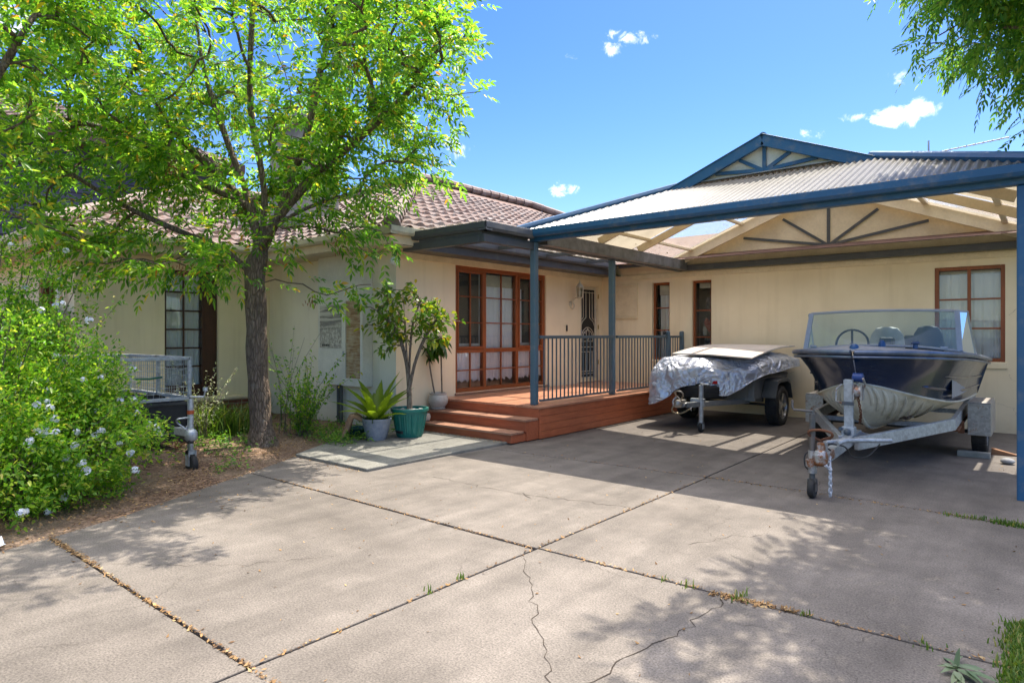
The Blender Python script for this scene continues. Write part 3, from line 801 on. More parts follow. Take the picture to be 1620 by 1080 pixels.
# moulding line at the head of the verandah wall, service pipes
b = MB(); fbox(b, fD, YF+.002, YR-.03, 2.60, 2.70, -.022, -.001); fbox(b, fR, XD+.023, 2.0, 2.60, 2.70, -.022, -.001); b.build('frieze_board', M['cream_wood'], house, bevel=.004)

# ------------------------------------------------------------------ roof: terracotta tiles with real courses
def tile_mat():
    t = NT('terracotta_tile'); at = t.n('ShaderNodeAttribute', attribute_name='hue'); co = t.coord()
    col = t.ramp(at.outputs['Fac'], [(0., (.085,.05,.04)), (.35, (.14,.076,.056)), (.7, (.165,.105,.083)), (1., (.17,.14,.125))])
    lich = t.ramp(t.noise(co, 16, 6, .7), [(.47, 0.), (.62, .8)])
    col = t.mix(lich, col, (.20,.185,.178)); dk = t.ramp(t.noise(co, 5, 5, .7), [(.55, 0.), (.75, .6)])
    col = t.mix(dk, col, (.10,.07,.06))
    return t.done(t.bsdf(col, .7, 0, t.bump(t.noise(co, 70, 3), .35, .005), .35))
M['tile'] = tile_mat()
TAN = .465
def tile_slope(eave_p, along, up, ulen, smax_f, zf0, mb, ustep=.06, course=.33, hide=None):
    """eave_p start corner (x,y); along/up unit plan vectors; smax_f(u) plan run available at u"""
    n = int(ulen/ustep); smx = max(smax_f(i*ustep) for i in range(n+1)); rows = []
    k = int(smx/course*math.cos(math.atan(TAN)))+1; c = course*math.cos(math.atan(TAN))
    for j in range(k):
        rows.append((j*c, .05, j)); rows.append((j*c+c*.98, .0, j)); 
    vs = []; fs = []; hue = []; nn = n+1; rnd = random.Random(5); hv = {}
    for (s, lift, j) in rows:
        for i in range(nn):
            u = i*ustep; x = eave_p[0]+along[0]*u+up[0]*s; y = eave_p[1]+along[1]*u+up[1]*s
            wv = .016*(1 if (i % 4) in (1, 2) else -1) if (i % 4) in (1, 3) else (.022 if i % 4 == 2 else -.012)
            jit = .004*math.sin(i*12.9+j*78.2)
            vs.append((x, y, zf0+s*TAN+lift+wv+jit))
    for r in range(len(rows)-1):
        for i in range(n):
            sc = (rows[r][0]+rows[r+1][0])/2; uc = (i+.5)*ustep
            if sc > smax_f(uc)+.09: continue
            key = (r//2, (i+1)//4)
            if key not in hv: hv[key] = min(1, max(0, rnd.gauss(.45, .28)))
            fs.append((r*nn+i, r*nn+i+1, (r+1)*nn+i+1, (r+1)*nn+i)); hue.append(hv[key])
    mb.add(vs, fs); mb.attr = (mb.attr or [])+hue
ZE = 2.93; OV = .5
def hip_roof(x0, x1, y0, y1, mb, caps, sides='ESWN', half=None):
    x0-=OV; x1+=OV; y0-=OV; y1+=OV; W = x1-x0; L = y1-y0; h = min(W, L)/2
    tri = lambda Ln: (lambda u: max(-.2, min(u, Ln-u, h)))
    if 'E' in sides: tile_slope((x1,y0), (0,1), (-1,0), L, tri(L), ZE, mb)
    if 'S' in sides: tile_slope((x0,y0), (1,0), (0,1), W, tri(W), ZE, mb)
    plain = MB(); zt = ZE+h*TAN
    if W < L: r0, r1 = (x0+h, y0+h, zt), (x0+h, y1-h, zt)
    else: r0, r1 = (x0+h, y0+h, zt), (x1-h, y0+h, zt)
    c = [(x0,y0,ZE),(x1,y0,ZE),(x1,y1,ZE),(x0,y1,ZE)]
    if W < L: faces = [[c[0],c[1],r0],[c[1],c[2],r1,r0],[c[2],c[3],r1],[c[3],c[0],r0,r1]]
    else: faces = [[c[0],c[1],r1,r0],[c[1],c[2],r1],[c[2],c[3],r0,r1],[c[3],c[0],r0]]
    low = lambda p: (p[0], p[1], p[2]-.04)
    for f in faces: plain.add([low(p) for p in f], [tuple(range(len(f)))])
    lines = [(c[0],r0),(c[1],r0 if W<L else r1),(c[2],r1),(c[3],r1 if W<L else r0),(r0,r1)]
    caps += lines
    return plain
caps = []; tb = MB()
p1 = hip_roof(-17.15, XD, YF, 20.5, tb, caps, 'ES')
p2 = hip_roof(-17.15, XW, YL, 13.0, tb, caps, 'ES')
roof = tb.build('roof', M['tile'], house, smooth=False)
b = MB(); 
for p in (p1, p2): b.add(p.v, p.f)
rb = (-7.0-.45, 2.9+OV, YR-.45, 18.2)
b.add([(rb[0],rb[2],2.9),(rb[1],rb[2],2.9),(rb[1],15.1,3.9),(rb[0],15.1,3.9),(rb[0],rb[3],2.9),(rb[1],rb[3],2.9)], [(0,1,2,3),(3,2,5,4),(1,5,2)])
b.build('roof_underlay', simple('roof_battens', (.16,.09,.07), None, .8), roof)
b = MB()
for k_, (p, q) in enumerate(caps):
    p, q = Vector(p), Vector(q); L = (q-p).length; d = (q-p).normalized(); n = max(1, int(L/.36))
    for i in range(n):
        a = p+d*(L*i/n-.03); c = p+d*(L*(i+1)/n+.02); up = Vector((0,0,.05+random.uniform(-.008,.008)))
        b.tube([a+up, c+up+Vector((0,0,.025))], [.125, .095], 10)
b.attr = None; cap_o = b.build('ridge_cap', simple('ridge_tile', (.19,.115,.09), (.24,.21,.195), .75, ns=7, bump=.3), roof, smooth=True)

# eaves: fascia, gutters, soffits
def gutter_run(b, p, q, side, w=.12, h=.11):
    """quad gutter: p,q outer line at gutter bottom; side = outward plan unit"""
    p = Vector(p); q = Vector(q); s = Vector((*side, 0))
    prof = [(-w, 0), (-w*.15, 0), (0, .035), (0, h), (-.012, h), (-.012, .04), (-w*.25, .012), (-w, .012)]
    vs = [p+s*a+Vector((0,0,z)) for a, z in prof]+[q+s*a+Vector((0,0,z)) for a, z in prof]; n = len(prof)
    b.add(vs, [(i,(i+1)%n,n+(i+1)%n,n+i) for i in range(n)]+[tuple(range(n)), tuple(range(2*n-1,n-1,-1))])
xE = XD+OV; xWE = XW+OV; yS = YF-OV; yLS = YL-OV
b = MB()   # cream gutters of the wing and front return
gutter_run(b, (xWE+.1, yLS-.1, 2.84), (xWE+.1, yS-.001, 2.84), (1,0)); gutter_run(b, (-17.6, yLS-.1, 2.84), (xWE+.1, yLS-.1, 2.84), (0,-1))
gutter_run(b, (xWE, yS-.1, 2.84), (xE+.1, yS-.1, 2.84), (0,-1)); gutter_run(b, (xE+.1, yS-.1, 2.84), (xE+.1, 6.35, 2.84), (1,0))
b.build('gutter', M['cream_gutter'], house, bevel=.004)
b = MB(); gutter_run(b, (xE+.1, 6.351, 2.80), (xE+.1, YR-.42, 2.80), (1,0)); 
g1 = b.build('gutter', M['dark_gutter'], house, bevel=.004); g1['label'] = 'dark blue gutter over the verandah wall'
b = MB(); b.box(xE-.03, xE, 6.35, YR-.4, 2.68, 2.80); b.box(XD, xE-.031, 6.35, YR-.02, 2.70, 2.715); b.build('fascia', M['dark_gutter'], house)
b = MB()
b.box(xWE-.02, xWE, yLS, yS, 2.72, 2.88); b.box(-17.6, xWE-.021, yLS, yLS+.02, 2.72, 2.88); b.box(xWE+.001, xE-.02, yS, yS+.02, 2.72, 2.88); b.box(xE-.02, xE, yS, 6.349, 2.72, 2.88)
b.build('fascia', M['cream_wood'], house)
b = MB(); b.box(XW+.001, xWE-.021, yLS+.021, yS-.002, 2.70, 2.715); b.box(-17.6, XW, yLS+.021, YL-.001, 2.70, 2.715); b.box(XW+.002, XD+.001, yS+.021, YF-.001, 2.70, 2.7151); b.box(XD+.001, xE-.021, yS+.021, 6.349, 2.70, 2.715)
b.build('soffit', M['soffit'], house)
# wing corner: boxed eave beam and downpipe
b = MB(); b.box(XW-.9, XW+.28, YL-.3, YL-.16, 2.52, 2.66); b.box(XW+.14, XW+.28, YL-.159, YL+.4, 2.52, 2.66); b.build('eave_beam', M['cream_wood'], house, bevel=.006)
b = MB(); b.tube([(XW-.35, YL-.09, 2.7), (XW-.35, YL-.09, .1)], .04, 12); b.build('downpipe', M['white_pvc'], house, smooth=True)

# chimney behind the wing
b = MB(); b.box(-12.75, -11.35, 7.25, 8.0, 3.0, 5.7); b.box(-12.85, -11.25, 7.15, 8.1, 5.7, 5.82); b.box(-12.78, -11.32, 7.22, 8.03, 5.82, 5.95)
ch = b.build('chimney', simple('grey_render', (.30,.285,.26), (.19,.18,.165), .9, bump=.4, bs=50), house, bevel=.01)
b = MB(); 
for x in (-12.4, -11.7): b = MB(); b.lathe((x, 7.62, 5.95), [(.12,0),(.11,.1),(.13,.32),(.14,.36),(.11,.36),(.10,.05)], 16); b.build('chimney_pot', M['tile'], ch, smooth=True)

# ------------------------------------------------------------------ small fittings on the walls
lan = thing('wall_lantern', 'cream coach lantern on a scrolled bracket beside the security door', 'wall lamp', (XD, 10.86, 2.15))
b = MB(); y0 = 10.8; b.lathe((XD+.012, y0-.02, 2.08), [(.001,-.012),(.055,-.01),(.05,.008),(.02,.014)], 14, 'x'); 
b.tube(crom([(XD+.01,y0-.02,2.02),(XD+.06,y0-.01,1.98),(XD+.09,y0,2.05),(XD+.05,y0,2.12),(XD+.10,y0+.02,2.2),(XD+.18,y0+.03,2.18)], 24), .012, 8)
b.build('bracket', CW, lan, smooth=True)
b = MB(); lc = (XD+.2, y0+.03, 2.2)
b.lathe(lc, [(.03,-.02),(.06,0),(.065,.012)], 6); b.lathe(lc, [(.085,.2),(.09,.215),(.05,.27),(.02,.3),(.008,.36)], 6)
for k in range(6):
    a = 2*PI*k/6; b.tube([(lc[0]+.06*math.cos(a), lc[1]+.06*math.sin(a), lc[2]+.01), (lc[0]+.082*math.cos(a), lc[1]+.082*math.sin(a), lc[2]+.205)], .007, 5)
b.build('lantern_cage', CW, lan, smooth=True, angle=30)
b = MB(); b.lathe(lc, [(.055,.012),(.077,.2)], 6, cap=False); b.build('lantern_glass', glassmat('frosted_lantern', (.7,.72,.7), .8, .2), lan)
b = MB(); b.lathe(lc, [(.012,.01),(.016,.06),(.026,.1),(.02,.14),(.004,.155)], 10); b.build('bulb', M['white_pvc'], lan, smooth=True)

bl = thing('eave_light', 'round white globe light hanging under the dark eave corner', 'light', (xE-.12, yS+.3, 2.6))
px_, py_ = xE-.1, yS+.02+.12
b = MB(); b.cyl((px_, py_, 2.70), (px_, py_, 2.62), .045, 14); b.cyl((px_, py_, 2.62), (px_, py_, 2.55), .035, 14); b.build('lamp_holder', M['black'], bl, smooth=True)
b = MB(); b.sphere((px_, py_, 2.485), .066, 20, 12); b.build('globe', M['white_pvc'], bl, smooth=True)
b = MB(); b.box(XD+.001, XD+.02, 10.63, 10.67, 1.53, 1.65); tag(b.build('doorbell', M['black'], bevel=.004), 'small dark doorbell button on the cream verandah wall', 'doorbell')

# meter cupboard on the front return
mc = thing('meter_cupboard', 'pale wall cupboard with a faded printed panel and a brown slatted panel', 'cupboard', (-8.9, YF, .7))
x0, x1 = -9.2, -7.99; Y0 = YF-.17
PW = simple('chalky_cream_paint', (.70,.67,.57), (.60,.57,.48), .7)
b = MB(); b.box(x0, x1, Y0, YF-.002, .66, 2.75); b.build('cabinet', PW, mc, bevel=.006)
b = MB(); xm = -8.52
b.box(xm, xm+.10, Y0-.03, Y0-.001, .66, 2.3); b.box(x1-.06, x1, Y0-.03, Y0-.001, .66, 2.3); b.box(xm+.1, x1-.06, Y0-.0299, Y0-.001, .66, .78); b.box(xm+.1, x1-.06, Y0-.0299, Y0-.001, 1.98, 2.3)
b.build('door_frame', PW, mc, bevel=.005)
t = NT('slatted_panel'); co = t.coord((3, 3, 60)); nf = t.noise(co, 1.4, 5, .7)
col = t.ramp(nf, [(.3, (.14,.07,.03)), (.5, (.34,.21,.10)), (.68, (.55,.45,.29))])
col = t.mix(t.ramp(t.noise(t.coord(), 9, 4), [(.45, 0.), (.7, .7)]), col, (.5,.42,.28))
M['slat'] = t.done(t.bsdf(col, .8, 0, t.bump(nf, .6, .01)))
b = MB(); b.box(xm+.1, x1-.06, Y0-.012, Y0-.001, .78, 1.98); b.build('slatted_panel', M['slat'], mc)
t = NT('faded_print'); co = t.coord((1, 1, 1.0)); n1_ = t.noise(co, 13, 8, .7, 1.2); n2_ = t.noise(t.coord((2, 2, 30)), 1.2, 4)
f = t.ramp(n1_, [(.46, (.55,.52,.43)), (.5, (.12,.11,.10)), (.54, (.52,.48,.4)), (.6, (.17,.16,.14)), (.66, (.55,.52,.44))])
tcn = t.n('ShaderNodeTexCoord'); spn = t.n('ShaderNodeSeparateXYZ'); t.l(tcn.outputs['Object'], spn.inputs[0])
mpn = t.n('ShaderNodeMapRange'); t.l(spn.outputs[2], mpn.inputs[0]); mpn.inputs[1].default_value = .72; mpn.inputs[2].default_value = 1.05; 
f = t.mix(mpn.outputs[0], f, t.ramp(n2_, [(.42, (.14,.13,.12)), (.58, (.5,.47,.39))]))
M['print'] = t.done(t.bsdf(f, .8))
b = MB(); b.box(x0+.06, xm-.03, Y0-.008, Y0-.001, 1.25, 1.93); b.build('printed_panel', M['print'], mc)
b = MB(); 
for (xx, ww) in ((x0+.13,.05),(x0+.19,.04),(x0+.24,.05),(x0+.30,.03),(x0+.45,.012)): b.box(xx, xx+ww*.8, Y0-.0105, Y0-.0082, 1.275, 1.305)
b.build('caption', M['black'], mc)
b = MB(); b.box(xm+.045, xm+.06, Y0-.045, Y0-.03, 1.14, 1.2); b.build('latch', M['silver'], mc)
b = MB()
for x in (-8.8, -8.72): b.cyl((x, YF-.06, .66), (x, YF-.06, 0), .025, 10)
b.build('conduit', simple('grey_conduit', (.12,.12,.11), None, .6), mc, smooth=True)

# tv antenna, seen above the carport roof
an = thing('tv_antenna', 'thin tv antenna poking above the blue carport ridge', 'antenna', (-1.6, 14.6, 3.9))
b = MB(); b.cyl((-1.75,14.4,3.8), (-1.75,14.4,5.12), .016, 8); b.build('mast', M['galv'], an)
b = MB(); b.cyl((-1.55,14.4,4.88), (-.55,14.6,5.0), .012, 8)
for k in range(9):
    t_ = k/8; p = Vector((-1.55,14.4,4.88)).lerp(Vector((-.55,14.6,5.0)), t_); b.cyl(p+Vector((.02,-.09,0)), p+Vector((-.02,.09,0)), .005, 5)
b.cyl((-1.75,14.4,4.86), (-1.5,14.41,4.885), .012, 8); b.build('antenna_boom', M['galv'], an)

# ------------------------------------------------------------------ timber deck with steps
deck = thing('timber_deck', 'raised red timber deck with two wide steps along the verandah', 'deck', (-6.4, 7.0, 0))
XE = -5.42
b = MB(); n = 14; w_ = (XE+.03-XD-.02)/n
for i in range(n): b.box(XD+.01+i*w_+.003, XD+.01+(i+1)*w_-.003, 7.085, YR-.01, DZ-.03, DZ)
b.build('decking', M['deck'], deck, bevel=.003)
def side_boards(b, x, y0, y1, z0, z1, n):
    h = (z1-z0)/n
    for k in range(n):
        b.box(x-.02, x+random.uniform(-.0015,.0015), y0, y1, z0+k*h+.002, z0+(k+1)*h-.002)
b = MB(); side_boards(b, XE, 7.11, YR-.02, .01, DZ-.032, 4); b.build('cladding', M['clad'], deck, bevel=.003)
b = MB(); b.box(XD+.02, XE+.001, 7.09, 7.109, .285, DZ-.032); b.build('riser', M['riser'], deck, bevel=.003)
def step(y0, y1, z, x0, x1):
    b = MB(); b.box(x0, x1, y0+.025, y0+.045, z-.17 if z > .2 else .02, z-.032); b.box(x1-.02, x1+.0, y0+.046, 7.11, .015, z-.032)
    for k in range(2):
        hw = (y1-y0)/2
    st = b.build('step', M['riser'], deck, bevel=.003)
    b = MB(); hw = (y1-y0)/2
    for k in range(2): b.box(x0-.005, x1+.008, y0+k*hw+.003, y0+(k+1)*hw-.003, z-.03, z)
    b.build('tread', M['tread'], st, bevel=.004)
step(6.80, 7.088, .305, -7.43, XE-.02); step(6.51, 6.797, .155, -7.18, XE-.04)
b = MB(); b.box(XD+.2, XE-.1, 7.3, YR-.1, .0, .4); b.build('subfloor', M['soil'], deck)

# balustrade
bal = thing('balustrade', 'blue grey metal balustrade with slim balusters along the deck edge', 'balustrade', (-5.55, 9.5, DZ))
XB = -5.56
def rails(y0, y1):
    b = MB(); b.box(XB-.022, XB+.022, y0, y1, 1.40, 1.445); b.build('top_rail', M['railing'], bal, bevel=.006)
    b = MB(); b.box(XB-.016, XB+.016, y0, y1, DZ+.045, DZ+.075); b.build('bottom_rail', M['railing'], bal, bevel=.004)
    n = int((y1-y0)/.105)
    for k in range(1, n+1):
        y = y0+(y1-y0)*k/(n+1)
        global BALU
        if BALU is None:
            b = MB(); b.box(-.008, .008, -.008, .008, 0, 1.4-DZ-.075); BALU = b.build('baluster', M['railing'], bal, local=True); o = BALU
        else:
            o = BALU.copy(); COL.objects.link(o)
        o.location = Vector((XB, y, DZ+.075))-bal.location
BALU = None
rails(7.29, 9.31); rails(9.41, 11.25)
b = MB(); b.box(XB-.035, XB+.035, 11.26, 11.33, DZ, 1.5); b.lathe((XB,11.295,1.5), [(.05,0),(.05,.015),(.03,.03)], 4); b.build('gate_post', M['blue_post'], bal, bevel=.004)
b = MB(); b.box(XB-.035, XB+.035, 11.86, 11.93, DZ, 1.5); b.lathe((XB,11.895,1.5), [(.05,0),(.05,.015),(.03,.03)], 4); b.build('gate_post', M['blue_post'], bal, bevel=.004)
b = MB(); b.box(XB-.02, XB+.02, 11.34, 11.85, 1.40, 1.44); b.box(XB-.02, XB+.02, 11.34, 11.85, DZ+.06, DZ+.1)
for k in range(5): b.box(XB-.008, XB+.008, 11.40+k*.1, 11.416+k*.1, DZ+.1, 1.40)
b.box(XB+.02, XB+.05, 11.6, 11.65, 1.0, 1.12); b.build('gate', M['railing'], bal, bevel=.003)
b = MB(); b.sphere((XB-.02, 11.2, 1.50), .035, 10, 8); b.tube([(XB-.02,11.2,1.46),(XB-.02,11.14,1.47)], .012, 6); b.build('gate_latch', M['black'], bal, smooth=True)
# ------------------------------------------------------------------ carport with dutch gable roof
cp = thing('carport', 'blue steel carport with corrugated dutch gable roof over the boat', 'carport', (-2.9, 9.5, 0))
PX0, PX1, PY = -5.62, -.17, 7.24
def shs(x, y, z0, z1, mat, s=.09):
    b = MB(); b.box(x-s/2, x+s/2, y-s/2, y+s/2, z0, z1); o = b.build('post', mat, cp, bevel=.012); return o
def dbase(x, y, z):
    b = MB(); b.box(x-.06, x+.06, y-.06, y+.06, z+.001, z+.012); return b
shs(PX0, PY, DZ, 2.765, M['blue_post'])['label'] = 'front post standing on the deck corner'
shs(PX0, 9.36, DZ, 2.70, M['blue_post'])['label'] = 'middle post on the deck edge'
shs(PX1, PY, -.01, 2.765, M['blue'], .1)['label'] = 'bright blue post at the driveway edge'
B = M['blue']; DG = M['dark_gutter']
XL, XRr, YFm = -5.76, -.03, 7.12; PT, PF = .403, .406; XC = (XL+XRr)/2; ZEV = 2.935; YB = 11.93
# beams
b = MB(); b.box(PX0-.05, PX1+.05, PY-.05, PY+.05, 2.77, 2.875); b.build('beam', B, cp, bevel=.01)
b = MB(); b.box(PX0-.045, PX0+.045, PY+.051, YB, 2.70, 2.86); b.build('beam', DG, cp, bevel=.008)
b = MB(); b.box(PX1-.045, PX1+.045, PY+.051, YB, 2.70, 2.86); b.build('beam', DG, cp, bevel=.008)
b = MB(); b.box(PX0+.046, PX1-.046, YB-.07, YB+.02, 2.71, 2.82); b.build('beam', DG, cp, bevel=.006)
# gutters
b = MB(); gutter_run(b, (XL-.02, YFm-.06, 2.822), (XRr+.06, YFm-.06, 2.822), (0,-1), .13, .105); b.build('gutter', B, cp, bevel=.004)
b = MB(); gutter_run(b, (XRr+.06, YFm-.06, 2.822), (XRr+.06, YB, 2.822), (1,0), .13, .105); b.build('gutter', B, cp, bevel=.004)
b = MB(); b.box(PX0+.046, PX0+.19, PY+.06, YB-.08, 2.72, 2.73); b.box(PX0+.185, PX0+.195, PY+.06, YB-.08, 2.73, 2.90)
b.build('valley_gutter', simple('zinc_valley_gutter', (.25,.255,.26), (.13,.13,.13), .5, .4, ns=7), cp)

def sheet_mat(name, clear):
    t = NT(name); co = t.coord()
    bse = t.mix(t.ramp(t.noise(co, 2.2, 5, .65), [(.35, 0.), (.7, 1.)]), (.36,.355,.335), (.28,.275,.255))
    deb = t.ramp(t.noise(co, 11, 4, .75), [(.64, 0.), (.67, 1.)]); col = t.mix(deb, bse, (.10,.075,.05))
    b_ = t.bsdf(col, .3, .0, None, .5)
    tl = t.n('ShaderNodeBsdfTranslucent'); t.l(t.mix(1., col, (1., .88, .68), 'MULTIPLY'), tl.inputs[0])
    ms = t.n('ShaderNodeMixShader'); ms.inputs[0].default_value = .5
    t.l(b_, ms.inputs[1]); t.l(tl.outputs[0], ms.inputs[2])
    if clear:
        tp = t.n('ShaderNodeBsdfTransparent'); m2 = t.n('ShaderNodeMixShader'); f = t.math('MULTIPLY', t.math('SUBTRACT', 1., deb), clear); t.l(f, m2.inputs[0])
        t.l(ms.outputs[0], m2.inputs[1]); t.l(tp.outputs[0], m2.inputs[2]); return t.done(m2.outputs[0])
    return t.done(ms.outputs[0])
M['sheet'] = sheet_mat('cream_corrugated_sheet', 0); M['clear'] = sheet_mat('clear_corrugated_sheet', .72)
M['clear2'] = sheet_mat('clear_verandah_sheet', .8)
def corr(name, fm, u0, u1, smax, z0, mat, smin=None, per=.076, amp=.0125, ns=8, tan=PT, ds=.9):
    n = int((u1-u0)/per*ns); V = []; F = []; k = 4
    for i in range(n+1):
        u = u0+(u1-u0)*i/n; a = amp*math.sin(2*PI*u/per); s0 = smin(u) if smin else 0; s1 = max(smax(u), s0)
        for j in range(k+1):
            s = s0+(s1-s0)*j/k; x, y = fm(u, s); V.append((x, y, z0+s*tan+a))
    for i in range(n):
        for j in range(k): q = i*(k+1)+j; F.append((q, q+k+1, q+k+2, q+1))
    return np_mesh(name, V, F, mat, cp, smooth=True)
HW = (XRr-XL)/2; RUN = 1.6; YG = YFm+RUN; SX = RUN*PF/PT
corr('roof_sheet', lambda u, s: (u, YFm+s), XL, XRr, lambda u: min((u-XL)*PT/PF, (XRr-u)*PT/PF, RUN), ZEV, M['sheet'], tan=PF)
ls = lambda u: (u-YFm)*PF/PT if u < YG else HW
for (a, c, m) in ((YFm, 10.1, 'sheet'), (10.1, 11.7, 'clear')):
    corr('roof_sheet', lambda u, s: (XL+s, u), a, c, ls, ZEV, M[m]); corr('roof_sheet', lambda u, s: (XRr-s, u), a, c, ls, ZEV, M[m])
corr('roof_sheet', lambda u, s: (XL+s, u), 11.7, 12.3, ls, ZEV, M['sheet']); corr('roof_sheet', lambda u, s: (XRr-s, u), 11.7, 12.3, ls, ZEV, M['sheet'])
zr = ZEV+HW*PT; zg = ZEV+RUN*PF
# hip and ridge flashings
b = MB(); b.tube([(XL-.03,YFm-.05,ZEV+.005),(XL+SX,YG,zg+.02)], .055, 8); b.tube([(XRr+.03,YFm-.05,ZEV+.005),(XRr-SX,YG,zg+.02)], .055, 8)
b.tube([(XC,YG-.1,zr-.02),(XC,12.3,zr-.02)], .05, 8); b.build('ridge_flashing', B, cp, smooth=True)
b = MB(); b.beam((XL+SX-.05,YG-.02,zg+.012),(XRr-SX+.05,YG-.02,zg+.012), .16, .012); b.build('apron_flashing', simple('aged_flashing', (.2,.24,.27), (.3,.3,.28), .5), cp)
# gablet
b = MB(); hw = HW-SX; b.prism([(0,0),(1,0),(1,1)], 0, 0) if False else None
b.add([(XC-hw,YG,zg+.02),(XC+hw,YG,zg+.02),(XC,YG,zr-.01),(XC-hw,YG+.02,zg+.02),(XC+hw,YG+.02,zg+.02),(XC,YG+.02,zr-.01)], [(0,1,2),(5,4,3),(0,3,4,1),(1,4,5,2),(2,5,3,0)])
gb = b.build('gablet_panel', simple('cream_gable_sheet', (.82,.80,.70), (.68,.68,.58), .7), cp)
b = MB(); 
for s in (-1, 1):
    b.beam((XC, YG-.1, zr-.075), (XC+s*(hw+.16), YG-.1, zr-.075-(hw+.16)*PT), .05, .15)
    b.beam((XC, YG-.05, zr+.0), (XC+s*(hw+.2), YG-.05, zr+.0-(hw+.2)*PT), .18, .012)
b.build('barge_board', B, gb, bevel=.006)
zb_ = zg+.035; o = (XC, YG-.03, zb_)
def rk(dx): return zr-.17-dx*PT
b = MB(); b.beam(o, (XC, YG-.03, rk(0)+.03), .03, .045, up=(1,0,0)); b.build('batten', B, gb)
for s in (-1, 1):
    for q, dx in enumerate((.33, .66)):
        b = MB(); b.beam((XC+s*.01, YG-.031-q*.002, zb_+.01), (XC+s*dx, YG-.031-q*.002, rk(dx)+.03), .03, .045); b.build('batten', B, gb)

# rear wall gable under the roof: sheet, sunburst battens
b = MB(); hw2 = HW-.15; zt = ZEV-.03
b.add([(XC-hw2,YB,2.82),(XC+hw2,YB,2.82),(XC+hw2,YB,zt),(XC,YB,zr-.05),(XC-hw2,YB,zt)], [(0,1,2,3,4)])
gw = b.build('gable_wall', M['cream_wood'], cp)
b = MB(); yb = YB-.012; o = (XC, yb, 2.99)
b.beam((XC-2.15,yb,2.96), (XC+2.15,yb,2.96), .02, .045); b.build('batten', DG, gw)
b = MB(); b.beam((XC,yb-.001,2.985), (XC,yb-.001,3.78), .02, .05, up=(1,0,0)); b.build('batten', DG, gw)
for q, dx in enumerate((.75, 1.45)):
    for s in (-1, 1): b = MB(); b.beam((XC+s*.01,yb-.003-.002*q,2.99), (XC+s*dx, yb-.003-.002*q, 3.80-dx*.385), .02, .045); b.build('batten', DG, gw)

# rafters and purlins
CWD = M['cream_wood']
for y in (8.80, 10.08, 11.78):
    for s in (-1, 1):
        b = MB(); x = XC+s*(HW-.24); h_ = .12 if y < 11 else .17; b.beam((x, y, ZEV-.02-h_/2+.2*PT), (XC+s*.03, y, zr-.055-h_/2), .05, h_, up=(0,0,1)); b.build('rafter', CWD, cp, bevel=.004)
for s in (-1, 1):
    b = MB(); b.beam((PX0 if s < 0 else PX1, PY, 2.84), (XC+s*(HW-SX), YG-.05, zg-.1), .05, .12); b.build('rafter', CWD, cp, bevel=.004)
b = MB(); b.beam((XC, PY, 2.86), (XC, YG-.05, zg-.08), .05, .1); b.build('rafter', CWD, cp, bevel=.004)
for f in (.16, .5, .86):
    for s in (-1, 1):
        x = XC+s*HW*(1-f); z = ZEV+HW*f*PT-.035; y0 = max(YFm+.15+HW*f, YFm+.3) if f < .5 else YG+.05
        b = MB(); b.beam((x, y0, z), (x, 11.75, z), .07, .04, up=(0,0,1)); b.build('purlin', CWD, cp, bevel=.003)
b = MB(); b.beam((XC, YG+.05, zr-.11), (XC, YB-.06, zr-.11), .045, .14); b.build('ridge_beam', CWD, cp)

# ------------------------------------------------------------------ flat verandah roof between carport and house
ver = thing('verandah_roof', 'flat clear corrugated verandah roof in a dark steel frame above the deck', 'verandah roof', (-6.3, 9, 2.7))
cpx = cp; 
VX0, VX1, VY0 = xE+.12, PX0-.06, 6.15
b = MB(); b.box(VX1-.005, VX1+.095, VY0, PY-.052, 2.655, 2.76); b.box(VX0-.35, VX1-.006, VY0, VY0+.09, 2.655, 2.76); b.build('beam', DG, ver, bevel=.006)
b = MB(); gutter_run(b, (VX1+.17, VY0-.06, 2.80), (VX1+.17, PY-.13, 2.80), (1,0), .13, .11); gutter_run(b, (VX0-.1, VY0-.06, 2.80), (VX1+.17, VY0-.06, 2.80), (0,-1), .13, .11)
b.build('gutter', DG, ver, bevel=.004)
b = MB(); b.box(VX1+.03, VX1+.045, VY0+.0, PY-.13, 2.76, 2.9); b.box(VX0, VX1+.03, VY0-.001, VY0+.014, 2.76, 2.9); b.build('fascia', DG, ver)
b = MB()
for y in (7.9, 9.2, 10.5, 11.7): b.box(VX0-.03, VX1-.006, y-.025, y+.025, 2.83, 2.89)
b.build('joist', DG, ver)
b = MB(); b.box((VX0+VX1)/2-.02, (VX0+VX1)/2+.02, VY0+.1, YR-.2, 2.891, 2.925); b.build('batten', DG, ver)
n = int((YR-VY0)/.0095); V = []; F = []
for i in range(n+1):
    y = VY0-.02+(YR-.1-VY0)*i/n; a = .009*math.sin(2*PI*y/.076)
    V += [(VX0-.1, y, 2.955+a), ((VX0+VX1)/2, y, 2.945+a), (VX1+.1, y, 2.935+a)]
for i in range(n):
    for j in (0, 1): q = i*3+j; F.append((q, q+3, q+4, q+1))
np_mesh('roof_sheet', V, F, M['clear2'], ver, smooth=True)
